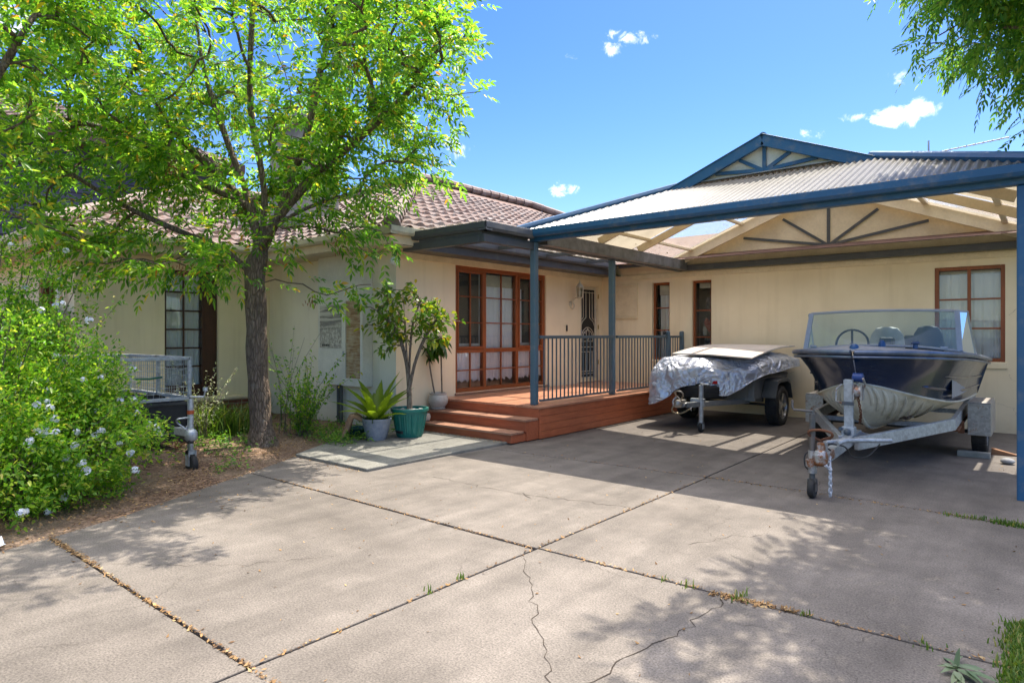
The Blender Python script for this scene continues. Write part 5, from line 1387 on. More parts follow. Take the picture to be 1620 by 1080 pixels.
# ------------------------------------------------------------------ cage trailer behind the flowering bush
cx1 = -8.3; cy0, cy1 = 2.30, 3.63; cx0 = -10.2; cm = (cy0+cy1)/2
ct = thing('cage_trailer', 'black box trailer with a galvanised mesh cage behind the flowering bush', 'trailer', (-9.2, cm, 0))
b = MB(); b.box(cx0, cx1, cy0, cy1, .30, .34)
for (a, c, d, e) in ((cx1-.02,cx1,cy0,cy1),(cx0,cx0+.02,cy0,cy1),(cx0+.02,cx1-.02,cy0,cy0+.02),(cx0+.02,cx1-.02,cy1-.02,cy1)): b.box(a, c, d, e, .341, .62)
b.build('tray', M['black'], ct, bevel=.004)
b = MB(); 
for y in (cy0+.02, cm, cy1-.02): b.box(cx1, cx1+.02, y-.02, y+.02, .3, .62)
b.box(cx1+.0205, cx1+.03, cy0, cy1, .585, .62); b.box(cx1+.0205, cx1+.03, cy0, cy1, .28, .32); b.build('front_rib', simple('black_frame_paint', (.02,.022,.022), (.06,.06,.055), .5), ct, bevel=.004)
b = MB()
for y in (cy0, cy1):
    b.beam((cx0,y,1.16),(cx1,y,1.16),.04,.04); b.beam((cx0,y,.66),(cx1,y,.66),.04,.04)
    for x in (cx0, (cx0+cx1)/2, cx1): b.beam((x,y,.64),(x,y,1.18),.04,.04,up=(1,0,0))
for x in (cx0, cx1):
    b.beam((x,cy0,1.16),(x,cy1,1.16),.04,.04); b.beam((x,cy0,.66),(x,cy1,.66),.04,.04)
b.build('cage_frame', M['galv'], ct, bevel=.004)
b = MB()
for x in (cx0+.01, cx1-.01):
    for k in range(1, 19): y = cy0+(cy1-cy0)*k/19; b.cyl((x,y,.66),(x,y,1.16),.0028,4)
    for k in range(1, 7): z = .66+.5*k/7; b.cyl((x,cy0,z),(x,cy1,z),.0028,4)
for y in (cy0+.01, cy1-.01):
    for k in range(1, 27): x = cx0+(cx1-cx0)*k/27; b.cyl((x,y,.66),(x,y,1.16),.0028,4)
    for k in range(1, 7): z = .66+.5*k/7; b.cyl((cx0,y,z),(cx1,y,z),.0028,4)
b.build('cage_mesh', M['galv'], ct)
b = MB(); b.tube([(cx1+.01,3.0,.93),(cx1+.03,3.15,.925),(cx1+.01,3.3,.94)], .012, 6); b.build('green_strap', simple('green_strap', (.01,.16,.10), None, .5), ct)
b = MB()
for s in (1, -1): b.beam((cx1-.3, cm+s*.5,.33),(-7.2,cm+.02+s*.04,.36),.05,.07)
b.beam((-7.4,cm+.02,.36),(-6.78,cm+.02,.37),.05,.07); b.build('drawbar', M['black'], ct)
hx, hyy = -6.85, 3.0
b = MB(); b.lathe((hx+.03,hyy,.36),[(.045,0),(.06,.02),(.06,.08),(.045,.11),(.02,.125)],16); b.box(hx-.3,hx+.05,hyy-.035,hyy+.035,.40,.47); b.tube(crom([(hx-.1,hyy,.47),(hx-.14,hyy-.07,.54),(hx-.10,hyy-.07,.58),(hx-.1,hyy+.07,.58),(hx-.14,hyy+.07,.54),(hx-.1,hyy,.47)],24),.009,6); b.build('coupling', GV, ct, smooth=True, angle=40)
b = MB(); jx, jy = hx-.1, hyy+.05; b.cyl((jx,jy,.2),(jx,jy,.78),.03,14); b.tube([(jx,jy,.78),(jx,jy,.80),(jx+.09,jy+.10,.80),(jx+.1,jy+.11,.87)],.011,8); b.cyl((jx+.1,jy+.11,.86),(jx+.1,jy+.11,.90),.025,10)
b.box(jx-.03,jx+.05,jy-.04,jy-.03,.08,.24); b.box(jx-.03,jx+.05,jy+.03,jy+.04,.08,.24); b.box(jx-.03,jx+.04,jy-.04,jy+.04,.2,.24); jl = b.build('jockey_leg', GV, ct, smooth=True, angle=40)
b = MB(); b.cyl((jx,jy,.62),(jx,jy,.66),.034,14); b.build('jockey_band', simple('orange_band', (.4,.08,.02), None, .5), jl)
small_wheel(jl, (jx+.03,jy,.10), .10, .055, 'y')
chain([(hx-.15,hyy-.06,.38),(hx-.1,hyy-.1,.28),(hx-.02,hyy-.06,.33),(hx+.0,hyy,.36)], ct, 12, M['rust'], r=.006)
for s in (1, -1):
    yy = cm+s*.76; b = MB(); b.lathe((-9.3,yy,.30),[(.17,-.09),(.27,-.095),(.3,-.06),(.3,.06),(.27,.095),(.17,.09)],32,'y'); wl = b.build('wheel', M['rubber'], ct, smooth=True, angle=50)
    b = MB(); b.lathe((-9.3,yy,.30),[(.02,s*.1),(.06,s*.1),(.1,s*.05),(.17,s*.09)],24,'y',cap=False); b.build('rim', M['galv'], wl, smooth=True)
    b = MB(); prof = [(-8.86,.36),(-8.95,.58),(-9.1,.66),(-9.5,.66),(-9.65,.58),(-9.74,.36)]; b.grid([[(x,yy-.13,z),(x,yy+.13,z)] for x,z in prof]); b.build('mudguard', M['black'], ct)
# ------------------------------------------------------------------ vegetation
RV = np.array([math.cos(YAW), math.sin(YAW), 0]); FV = np.array([-math.sin(YAW), math.cos(YAW), 0])
def nrmz(a): return a/np.maximum(np.linalg.norm(a, axis=-1, keepdims=True), 1e-9)
def leaf_cards(P, D, Nn, L, W, droop=.15, fold=.12):
    """n leaves: base P, direction D, normal N -> 6-vertex folded leaf (two quads)"""
    n = len(P); D = nrmz(D); S = nrmz(np.cross(Nn, D)); Nn = np.cross(D, S); L = np.broadcast_to(L, (n,))[:, None]; W = np.broadcast_to(W, (n,))[:, None]
    dn = np.array([0,0,-1.0])
    b0 = P; m1 = P+D*L*.34; m2 = P+D*L*.70+dn*L*droop*.4; tp_ = P+D*L+dn*L*droop
    l1 = m1+S*W*.5+Nn*W*fold; r1 = m1-S*W*.5+Nn*W*fold; l2 = m2+S*W*.36+Nn*W*fold; r2 = m2-S*W*.36+Nn*W*fold
    V = np.stack([b0, l1, l2, tp_, r2, r1], 1).reshape(-1, 3); k = np.arange(n)[:, None]*6
    F = np.concatenate([k+np.array([0,3,2,1]), k+np.array([0,5,4,3])], 1).reshape(-1, 4)
    return V, F
def compound(P, D, N, pairs, rl, L, W, ang=58, droop=.25):
    """pinnate leaves; returns leaflet arrays"""
    n = len(P); D = nrmz(D); S = nrmz(np.cross(N, D)); N = np.cross(D, S); Ps=[]; Ds=[]; Ns=[]; Ls=[]
    rl = np.broadcast_to(rl, (n,))[:, None]
    for k in range(pairs):
        t = .35+.6*k/max(1, pairs-1)*.9; base = P+D*rl*t+np.array([0,0,-1.])*rl*droop*t*t
        for s in (1, -1):
            a = R(ang-14*k/pairs)+RNG.normal(0, .14, n); d = D*np.cos(a)[:, None]+S*(s*np.sin(a))[:, None]+np.array([0,0,-.22])
            Ps.append(base); Ds.append(d); Ns.append(N+RNG.normal(0, .25, (n,3))); Ls.append(L*RNG.uniform(.75, 1.1, n)*(1-.12*abs(k-pairs/2)/pairs))
    Ps.append(P+D*rl+np.array([0,0,-1.])*rl*droop); Ds.append(D+np.array([0,0,-.3])); Ns.append(N+RNG.normal(0,.2,(n,3))); Ls.append(L*RNG.uniform(.9,1.2,n))
    Ps = np.concatenate(Ps); Ds = np.concatenate(Ds); Ns = np.concatenate(Ns); Ls = np.concatenate(Ls)
    return leaf_cards(Ps, Ds, Ns, Ls, Ls*W, .18)
def in_ellipsoids(ells, n, shell=.0):
    out = []; vol = np.array([e[1][0]*e[1][1]*e[1][2] for e in ells]); pr = vol/vol.sum()
    for i in RNG.choice(len(ells), n, p=pr):
        c, r = ells[i][:2]; d = nrmz(RNG.normal(0, 1, 3)); q = RNG.uniform(shell**3, 1)**(1/3)
        l = np.array(c)+d*q*np.array(r); out.append(l)
    return np.array(out)
def local_to_world(base, P):
    P = np.asarray(P, float); return np.array([base[0], base[1], 0])+P[:, :1]*RV+P[:, 1:2]*FV+P[:, 2:]*np.array([0,0,1.])

class Tree:
    def __init__(s, limbs, step=.16):
        s.pos = []; s.par = []; s.paths = []
        for L in limbs:
            pts = crom(L, max(3, int(sum((Vector(a)-Vector(b)).length for a, b in zip(L, L[1:]))/step)))
            pts = [np.array(p) for p in pts]
            if not s.pos: s.pos.append(pts[0]); s.par.append(-1); idx = [0]
            else:
                j = int(np.argmin(np.linalg.norm(np.array(s.pos)-pts[0], axis=1))); idx = [j]
            for p in pts[1:]:
                s.pos.append(p); s.par.append(idx[-1]); idx.append(len(s.pos)-1)
            s.paths.append(idx)
        s.nl = len(s.paths)
    def grow(s, targets, lift=.25, jit=.03, skip=4):
        base = s.pos[0]; A = np.array(s.pos)
        d0 = [np.min(np.linalg.norm(A-t, axis=1)) for t in targets]
        for ti in np.argsort(d0):
            t = targets[ti]; A = np.array(s.pos); d = np.linalg.norm(A-t, axis=1)
            rb = np.linalg.norm(A-base, axis=1); tb = np.linalg.norm(t-base)
            cost = d+np.maximum(0, rb-tb)*1.2+np.maximum(0, A[:, 2]-t[2])*.35; cost[:skip] += 5
            j = int(np.argmin(cost)); p0 = A[j]; L = d[j]
            pd = A[j]-A[s.par[j]] if s.par[j] >= 0 else np.array([0,0,1.]); pd = nrmz(pd)
            c1 = p0+pd*L*.3+np.array([0,0,lift*L*.4]); c2 = p0+(t-p0)*.66+np.array([0,0,lift*L*.55])
            n = max(2, int(L/.15)); idx = [j]
            for i in range(1, n+1):
                u = i/n; q = (1-u)**3*p0+3*(1-u)**2*u*c1+3*(1-u)*u*u*c2+u**3*t
                if i < n: q = q+RNG.normal(0, jit*.5, 3)
                s.pos.append(q); s.par.append(idx[-1]); idx.append(len(s.pos)-1)
            s.paths.append(idx)
        s.pos = np.array(s.pos)
        cnt = np.zeros(len(s.pos)); 
        for p in s.paths[s.nl:]: cnt[p[-1]] += 1
        for i in range(len(s.pos)-1, 0, -1): cnt[s.par[i]] += cnt[i]
        s.cnt = np.maximum(cnt, 1)
    def wood(s, name, mat, parent, r0, p=.42, flare=None, rmin=.004):
        b = MB(); rr = np.maximum(rmin, r0*s.cnt**p)
        for k, idx in enumerate(s.paths):
            if len(idx) < 2: continue
            rad = [float(rr[i]) for i in idx]
            if k: rad[0] = min(rad[0], rad[1]*1.25)
            if k == 0 and flare:
                for q, i in enumerate(idx): rad[q] *= 1+flare*math.exp(-s.pos[i][2]/.16)+.06*math.sin(q*2.1)
            b.tube([s.pos[i] for i in idx], rad, 16 if k == 0 else 10 if rad[0] > .03 else 6 if rad[0] > .012 else 4, cap=True)
        return b.build(name, mat, parent, smooth=True, angle=80)
    def twigs(s, per, back=5, spread=.12):
        P = []; D = []
        for idx in s.paths[s.nl:]:
            m = idx[-back:]
            for k in range(per):
                i = m[int(RNG.integers(0, len(m)))]; j = s.par[i]
                dr = nrmz(s.pos[i]-s.pos[j]); a = nrmz(RNG.normal(0, 1, 3)); a = a-dr*a.dot(dr)*.4
                P.append(s.pos[i]+RNG.normal(0, spread*.4, 3)); D.append(dr*.55+nrmz(a)*.9+np.array([0,0,.12]))
        return np.array(P), np.array(D)

def bark_mat(name, c1, c2):
    t = NT(name); co = t.coord((9, 9, 1.8)); n_ = t.noise(co, 3.2, 8, .68, .6)
    v = t.n('ShaderNodeTexVoronoi', feature='DISTANCE_TO_EDGE'); t.l(t.coord((22, 22, 5)), v.inputs['Vector']); v.inputs['Scale'].default_value = 1.6
    cr = t.ramp(v.outputs['Distance'], [(0., 0.), (.16, 1.)])
    col = t.mix(t.ramp(n_, [(.3, 0.), (.7, 1.)]), c1, c2); col = t.mix(1., col, t.ramp(cr, [(0., .66), (1., 1.)]), 'MULTIPLY')
    li = t.ramp(t.noise(t.coord(), 7, 5), [(.58, 0.), (.7, .5)]); col = t.mix(li, col, (.27,.25,.21))
    return t.done(t.bsdf(col, .9, 0, t.bump(t.math('ADD', t.math('MULTIPLY', n_, 2.2), cr), .9, .025), .2))
M['bark'] = bark_mat('ash_bark', (.30,.23,.17), (.15,.11,.08)); M['twig'] = bark_mat('grey_twig_bark', (.34,.28,.22), (.2,.16,.12))
M['ash'] = leafmat('ash_leaf', [(0., (.05,.15,.025)), (.35, (.105,.25,.03)), (.65, (.17,.33,.045)), (.9, (.30,.43,.06)), (.975, (.52,.44,.06)), (1., (.40,.16,.04))], .6, .38, 1.6)
M['ash2'] = leafmat('deep_green_leaf', [(0., (.04,.14,.03)), (.5, (.10,.24,.04)), (.9, (.2,.33,.055)), (1., (.3,.36,.07))], .55, .4, 1.5)
M['bushleaf'] = leafmat('plumbago_leaf', [(0., (.06,.18,.022)), (.4, (.13,.29,.03)), (.75, (.24,.40,.045)), (.95, (.42,.50,.08)), (1., (.45,.36,.1))], .55, .38, 1.6)
M['dry'] = leafmat('dry_seed_bunch', [(0., (.16,.055,.022)), (1., (.28,.12,.05))], .3, .7)

def up_normals(n, s=.55): return np.array([0,0,1.])+RNG.normal(0, s, (n, 3))

# ---- ash tree in the bed
TB = (-7.75, 4.2)
ash = thing('ash_tree', 'large leafy ash tree rising from the garden bed before the house', 'tree', (TB[0], TB[1], 0))
def lw(l, d, z): return tuple(local_to_world(TB, [(l, d, z)])[0])
limbs = [[lw(.10,0,-.05), lw(.07,0,.5), lw(.03,0,1.1), lw(.02,0,1.7), lw(.0,0,2.25), lw(.08,.02,2.55)],
 [lw(.0,0,2.2), lw(-.35,-.15,2.52), lw(-.8,-.3,2.72), lw(-1.4,-.4,3.0), lw(-2.2,-.5,3.5)],
 [lw(.06,0,2.5), lw(-.12,.1,3.2), lw(-.45,.2,4.0), lw(-.8,.3,5.0), lw(-1.0,.4,6.2)],
 [lw(.07,.02,2.5), lw(.08,.1,3.3), lw(-.05,.0,4.3), lw(.0,-.1,5.3), lw(.1,-.1,6.6)],
 [lw(.08,.02,2.52), lw(.3,.1,3.1), lw(.62,.1,4.0), lw(.8,.2,5.0), lw(1.1,.2,6.2)],
 [lw(.08,.02,2.5), lw(.35,-.1,2.95), lw(.9,-.2,3.5), lw(1.6,-.2,4.1), lw(2.4,-.1,4.9)],
 [lw(.04,-.02,2.45), lw(.3,-.2,2.75), lw(.75,-.3,3.0), lw(1.4,-.35,3.2)],
 [lw(.06,.05,2.5), lw(-.3,.4,3.2), lw(-1.0,.5,3.9), lw(-1.8,.3,4.7), lw(-2.5,.1,5.4)],
 [lw(-.1,.1,3.1), lw(-.7,-.1,3.4), lw(-1.5,-.2,3.9), lw(-2.6,-.3,4.2)]]
tr_ = Tree(limbs)
ells = [((0,0,5.1),(2.7,2.2,1.9)), ((1.9,0,4.7),(1.05,1.2,1.45)), ((-2.0,-.1,4.2),(1.45,1.4,1.35)), ((-1.2,-.6,2.5),(1.45,.9,.66)), ((1.05,-.4,2.55),(.85,.75,.68)), ((1.5,-.1,3.6),(.95,.9,.8)), ((-.3,-.2,3.5),(1.3,1.0,.6)), ((2.0,-1.6,5.6),(1.15,1.1,1.2)), ((-1.6,-.4,3.3),(1.5,1.0,.8))]
T = local_to_world(TB, in_ellipsoids(ells, 520, .35))
tr_.grow(T)
tr_.wood('trunk', M['bark'], ash, .0056, .50, flare=.75)
P, D = tr_.twigs(13, 6, .2)
D = D+nrmz(P-np.array([TB[0],TB[1],3.6]))*.35
V, F = compound(P, D, up_normals(len(P)), 3, RNG.uniform(.16, .27, len(P)), .10, .36)
np_mesh('crown', V, F, M['ash'], ash)
# brown bunches of seed keys
ii = RNG.choice(len(P), 46, replace=False); Q = np.repeat(P[ii], 26, 0)+RNG.normal(0, .035, (46*26, 3)); Q[:, 2] -= RNG.uniform(0, .12, len(Q))
V, F = leaf_cards(Q, RNG.normal(0, .35, (len(Q), 3))+np.array([0,0,-1.]), RNG.normal(0,1,(len(Q),3)), .045, .012); np_mesh('seed_bunches', V, F, M['dry'], ash)

# ---- second tree at the left edge
TB2 = (-8.4, .75)
lt = thing('street_tree', 'slender yellow green tree growing behind the flowering bush', 'tree', (TB2[0], TB2[1], 0))
L2 = lambda l, d, z: tuple(local_to_world(TB2, [(l, d, z)])[0])
tl = Tree([[L2(0,0,-.05), L2(.05,0,1.2), L2(.15,0,2.3)], [L2(.15,0,2.2), L2(.5,0,2.9), L2(1.0,0,3.5), L2(1.5,0,4.3)], [L2(.15,0,2.2), L2(.1,0,3.4), L2(.3,0,4.6), L2(.5,0,5.4)], [L2(.15,0,2.2), L2(-.6,.2,3.2), L2(-1.1,.2,4.4)]])
T = local_to_world(TB2, in_ellipsoids([((.2,0,4.2),(1.7,1.5,1.7)), ((1.0,0,3.2),(.8,.8,.9)), ((.9,.2,4.8),(1.1,1.1,1.0)), ((1.25,.3,2.75),(.6,.6,.75))], 165, .3))
tl.grow(T); tl.wood('trunk', M['bark'], lt, .0072, .5, flare=.5)
P, D = tl.twigs(12, 6, .2); V, F = compound(P, D, up_normals(len(P)), 3, RNG.uniform(.15,.24,len(P)), .088, .36); np_mesh('crown', V, F, M['ash'], lt)

# ---- tree over the carport, right edge
TB3 = (1.75, 8.1)
rt = thing('overhanging_tree', 'drooping dark green tree hanging over the blue carport roof', 'tree', (TB3[0], TB3[1], 0))
tg = Tree([[(1.75,8.1,-.1),(1.7,8.1,1.8),(1.6,8.0,3.4)], [(1.6,8.0,3.2),(1.0,7.6,4.6),(.3,7.2,5.6),(-.5,7.0,6.0)], [(1.6,8.0,3.2),(1.6,8.2,5.0),(1.2,8.4,6.8)], [(1.6,8.0,3.2),(1.3,7.0,4.6),(.9,6.2,5.6),(.4,5.5,6.1)], [(1.6,8.0,3.2),(2.2,7.6,5.0),(2.6,7.0,6.4)], [(1.6,8.0,3.3),(1.0,8.6,4.8),(.2,9.0,5.5),(-.6,9.0,5.7)]])
ells = [((.35,7.6,5.9),(1.7,2.2,1.5)), ((-.55,7.9,5.3),(.75,1.1,.95)), ((.1,6.3,5.6),(1.2,1.0,1.0)), ((1.6,7.8,6.2),(1.6,1.9,1.5)), ((.25,8.2,4.3),(.6,.8,.9)), ((-.7,8.0,4.9),(.5,.9,1.0)), ((-.2,7.8,4.3),(.5,.8,.75)), ((.15,8.0,3.75),(.45,.7,.55))]
T = in_ellipsoids(ells+[((-.2,6.1,6.1),(1.3,1.3,.9))], 760, .3); tg.grow(T, lift=.5); tg.wood('trunk', M['twig'], rt, .0066, .48, flare=.4)
P, D = tg.twigs(13, 7, .2); D[:, 2] -= .75
V, F = compound(P, D, up_normals(len(P), .8), 5, RNG.uniform(.2,.32,len(P)), .075, .34, 48, .3)
np_mesh('crown', V, F, M['ash2'], rt)

# ---- flowering bush in the left foreground
bush = thing('flowering_bush', 'sprawling green bush with pale blue white flowers beside the cage trailer', 'bush', (-7.0, 1.3, 0))
ells = [((-6.95,.95,.55),(1.2,1.25,.82)), ((-7.25,1.25,1.0),(1.0,1.05,.78)), ((-6.55,1.75,.42),(.72,.72,.58)), ((-6.72,2.2,.42),(.5,.5,.46)), ((-6.2,1.25,.30),(.55,.6,.42)), ((-7.3,1.9,.85),(.6,.5,.5)), ((-7.6,.7,1.3),(.8,.8,.65)), ((-6.6,.3,.6),(1.0,.9,.8)), ((-7.7,1.78,1.72),(.55,.45,.62)), ((-7.4,2.2,.95),(.5,.42,.5)), ((-6.9,2.0,.8),(.55,.5,.5))]
def lumps(P, s=.14): 
    return P+np.array([[mnoise.noise((p[0]*2.3,p[1]*2.3,p[2]*2.3)), mnoise.noise((p[0]*2.3+9,p[1]*2.3,p[2]*2.3)), mnoise.noise((p[0]*2.3,p[1]*2.3+9,p[2]*2.3))] for p in P])*s*2
C = in_ellipsoids(ells, 7800, .7); C = lumps(C); C = C[C[:, 2] > .03]; C = C[(C[:, 1] > -C[:, 0]/4.8-.6) | (RNG.random(len(C)) < .35)]
cen = np.array([-7.0,1.3,.35]); P = np.repeat(C, 11, 0)+RNG.normal(0, .05, (len(C)*11, 3)); P[:, 2] = np.maximum(P[:, 2], .02)
D = nrmz(P-cen)*.6+RNG.normal(0, .7, P.shape)+np.array([0,0,.25])
V, F = leaf_cards(P, D, nrmz(P-cen)*.6+up_normals(len(P), .6), RNG.uniform(.026,.064,len(P)), RNG.uniform(.013,.028,len(P)), .12)
np_mesh('foliage', V, F, M['bushleaf'], bush)
# stems and arching sprigs that break the outline
b = MB(); SP = []
for k in range(120):
    j = int(RNG.integers(0, len(C))); q = C[j]; o = nrmz(q-cen); o = o*np.array([1,1,.6])+np.array([0,0,.45]); L = RNG.uniform(.12,.32) if k < 112 else RNG.uniform(.35,.55)
    a = np.array([-7.0,1.3,.0])*.35+q*.65; pts = crom([a, q, q+o*L*.6+RNG.normal(0,.03,3), q+o*L+RNG.normal(0,.05,3)+np.array([0,0,-.04])], 10); b.tube(pts, [.006-.0005*i for i in range(10)], 4)
    for i in range(3, 10):
        for r_ in range(9): SP.append(np.array(pts[i])+RNG.normal(0,.022,3))
for k in range(40):
    j = int(RNG.integers(0, len(C))); q = C[j]; b.tube(crom([(-7.0+random.uniform(-.5,.5),1.3+random.uniform(-.5,.5),0), tuple(q*.6+np.array([-7,1.3,.1])*.4), tuple(q)], 7), [.012,.011,.01,.009,.007,.006,.004], 5)
b.build('stem', M['twig'], bush, smooth=True)
SP = np.array(SP); V, F = leaf_cards(SP, RNG.normal(0,.8,SP.shape)+np.array([0,0,.3]), up_normals(len(SP),.6), RNG.uniform(.025,.05,len(SP)), .017, .12); np_mesh('sprigs', V, F, M['bushleaf'], bush)
M['petal'] = leafmat('pale_blue_petal', [(0., (.50,.57,.80)), (.6, (.66,.70,.84)), (1., (.78,.80,.88))], .3, .6, .8)
def flower_cluster(r):
    Vs=[]; Fs=[]; o=0
    for k in range(9):
        d = nrmz(RNG.normal(0,1,3)+np.array([0,0,1.2])); c = d*r; s = nrmz(np.cross(d, RNG.normal(0,1,3))); t_ = np.cross(d, s)
        dirs = np.array([s*math.cos(a)+t_*math.sin(a)+d*.15 for a in np.linspace(0, 2*PI, 5, endpoint=False)]); V, F = leaf_cards(np.repeat([c],5,0), dirs, np.repeat([d],5,0), .019, .015, .0, .0)
        Vs.append(V); Fs.append(F+o); o += len(V)
    return np.concatenate(Vs), np.concatenate(Fs)
V, F = flower_cluster(.028); fl0 = None
CF = C[C[:, 1] > -C[:, 0]/4.8+.05]
outer = CF[np.argsort(-((CF-cen)@np.array([.9,-.3,.4]))+RNG.normal(0,.22,len(CF)))][:900]
for k in range(70):
    q = outer[int(RNG.integers(0, len(outer)))]; q = q+nrmz(q-cen)*.12+np.array([0,0,.03])
    if fl0 is None: fl0 = np_mesh('flower_cluster', V, F, M['petal'], None); fl0.parent = bush; o = fl0
    else: o = fl0.copy(); COL.objects.link(o)
    o.location = Vector(q)-bush.location; o.rotation_euler = (random.uniform(-.6,.6), random.uniform(-.6,.6), random.uniform(0,6)); o.scale = [random.uniform(.7,1.05)]*3

# generic small plants
def stems_plant(root, paths, leaf_n, L, W, mat, stem_r, smat, tips_only=.35, droop=.2, leafname='foliage'):
    b = MB(); P=[]; D=[]
    for pts in paths:
        pts = crom(pts, 12); b.tube(pts, [stem_r*(1-.065*i) for i in range(12)], 6)
        for k in range(leaf_n):
            u = RNG.uniform(tips_only, 1); i = min(10, int(u*11)); p = np.array(pts[i].lerp(pts[i+1], u*11-i)); P.append(p+RNG.normal(0, L*.25, 3)); D.append(nrmz(RNG.normal(0,1,3)+np.array([0,0,.1])))
    b.build('stem', smat, root, smooth=True)
    P=np.array(P); D=np.array(D); V,F = leaf_cards(P, D, up_normals(len(P),.5), L*RNG.uniform(.6,1.15,len(P)), L*W*RNG.uniform(.8,1.1,len(P)), droop)
    np_mesh(leafname, V, F, mat, root)
def rnd_paths(c, n, h0, h1, sp, bend=.1):
    out = []
    for k in range(n):
        a = random.uniform(0, 2*PI); r = random.uniform(.2,1)*sp; h = random.uniform(h0,h1)
        out.append([(c[0]+random.gauss(0,.05),c[1]+random.gauss(0,.05),c[2]), (c[0]+r*.4*math.cos(a),c[1]+r*.4*math.sin(a),c[2]+h*.5), (c[0]+r*math.cos(a)+random.gauss(0,bend),c[1]+r*math.sin(a)+random.gauss(0,bend),c[2]+h)])
    return out
sh = thing('green_shrub', 'loose green shrub with small leaves growing between the trunk and the wall cupboard', 'shrub', (-8.0,5.05,.03))
stems_plant(sh, rnd_paths((-8.0,5.05,.03), 46, .45, 1.15, .55), 46, .055, .5, M['bushleaf'], .006, M['twig'], .15)
stems_plant(sh, rnd_paths((-8.2,4.9,.03), 6, 1.2, 1.6, .35), 16, .05, .5, M['bushleaf'], .006, M['twig'], .3, leafname='sprigs')
M['silverleaf'] = leafmat('silver_variegated_leaf', [(0., (.25,.32,.17)), (.5, (.45,.50,.33)), (1., (.65,.66,.5))], .3, .5, 1.)
ss = thing('silver_shrub', 'thin silver leaved shrub between the dark window and the trunk', 'shrub', (-8.75,4.0,.03))
stems_plant(ss, rnd_paths((-8.75,4.0,.03), 20, .5, 1.15, .6), 42, .032, .5, M['silverleaf'], .005, M['twig'], .3)
sg = thing('strappy_clump', 'clump of strappy green leaves at the foot of the dark window', 'plant', (-9.2,4.35,.04))
pts = [(-9.2+random.gauss(0,.28), 4.35+random.gauss(0,.3), .03) for _ in range(900)]
V, F = blades(pts, .22, .5, .85, .008); np_mesh('foliage', V, F, M['grass'], sg)
lg = thing('low_groundcover', 'low green ground cover around the jockey wheel of the cage trailer', 'plant', (-6.55,3.3,.03)); C2 = []
for cx,cy,r,n in ((-6.6,3.3,.1,14),(-7.3,3.6,.2,22),(-8.2,3.9,.35,120),(-7.35,5.25,.2,90),(-7.1,5.0,.12,40),(-8.3,5.5,.4,160)): C2 += [(cx+random.gauss(0,r),cy+random.gauss(0,r),.04+random.uniform(0,.1)) for _ in range(n)]
C2 = np.repeat(np.array(C2),5,0)+RNG.normal(0,.03,(len(C2)*5,3)); V,F = leaf_cards(C2, RNG.normal(0,1,C2.shape)*np.array([1,1,.3])+np.array([0,0,.2]), up_normals(len(C2),.4), .045, .024); np_mesh('foliage', V, F, M['ash2'], lg)

# ---- pot plants
def ribbed_pot(parent, c, rt_, rb_, h, mat, ribs=0, lip=.03, name='pot', amp=.006, spiral=0):
    n = 96; prof = []; vs = []; rows = []
    for i in range(13):
        t_ = i/12; rows.append((rb_+(rt_-rb_)*t_**.8, h*t_))
    rows += [(rt_+lip*.5, h), (rt_+lip*.5, h+lip), (rt_-.01, h+lip), (rt_-.02, h-.03), (.001, h-.035)]
    b = MB(); P = []
    for k, (r, z) in enumerate(rows):
        row = []
        for j in range(n):
            a = 2*PI*j/n; rr = r
            if ribs and 1 <= k <= 11: rr += amp*math.sin(a*ribs+z*spiral)
            row.append((c[0]+rr*math.cos(a), c[1]+rr*math.sin(a), c[2]+z))
        row.append(row[0]); P.append(row)
    b.grid(P); b.add([(c[0]+rb_*math.cos(2*PI*j/n), c[1]+rb_*math.sin(2*PI*j/n), c[2]+.001) for j in range(n)], [tuple(range(n))[::-1]])
    return b.build(name, mat, parent, smooth=True, angle=50)
fc = (-7.02,5.55,.036)
fp = thing('birds_nest_fern', 'bright green fern in a grey textured pot on the concrete pad', 'pot plant', fc)
ribbed_pot(fp, fc, .195, .12, .27, simple('grey_glazed_pot', (.22,.25,.30), (.32,.34,.37), .3, ns=14), 34, .02, amp=.004, spiral=60)
M['fern'] = leafmat('fern_frond', [(0., (.07,.17,.015)), (.5, (.16,.26,.02)), (.9, (.28,.32,.025)), (1., (.34,.30,.05))], .5, .35, 1.3)
fr0 = None
def frond(L, lean, az, wd=.075, a0=80):
    d = Vector((math.cos(az), math.sin(az), 0)); s = Vector((-d.y, d.x, 0)); P = []
    for i in range(17):
        t_ = i/16; ang = R(a0)-lean*t_; pos = None
        if i == 0: p = Vector(fc)+d*.03+Vector((0,0,.25)); 
        else: p = p+(d*math.cos(ang)+Vector((0,0,1))*math.sin(ang))*(L/16)
        w = wd*max(.05, math.sin(PI*min(1, t_**.75*.93+.06)))*(1+.08*math.sin(i*2.4)); up = d*-math.sin(ang)+Vector((0,0,1))*math.cos(ang)
        P.append([p-s*w/1+up*w*.35, p-s*w*.5+up*w*.1, p, p+s*w*.5+up*w*.1, p+s*w+up*w*.35])
    b = MB(); b.grid(P); return b
for k in range(17):
    az = 2*PI*k/17*3.0+random.uniform(-.2,.2); a0 = 30+50*((k*7)%17)/17; lean = random.uniform(.35,.75)
    frond(random.uniform(.5,.76), lean, az, random.uniform(.055,.075), a0).build('frond', M['fern'], fp, smooth=True, angle=180)
V,F = blades([(fc[0]+random.gauss(0,.09),fc[1]+random.gauss(0,.09),fc[2]+.24) for _ in range(160)], .06,.14,.9,.006); np_mesh('seedlings', V, F, M['grass'], fp)
dl = MB()
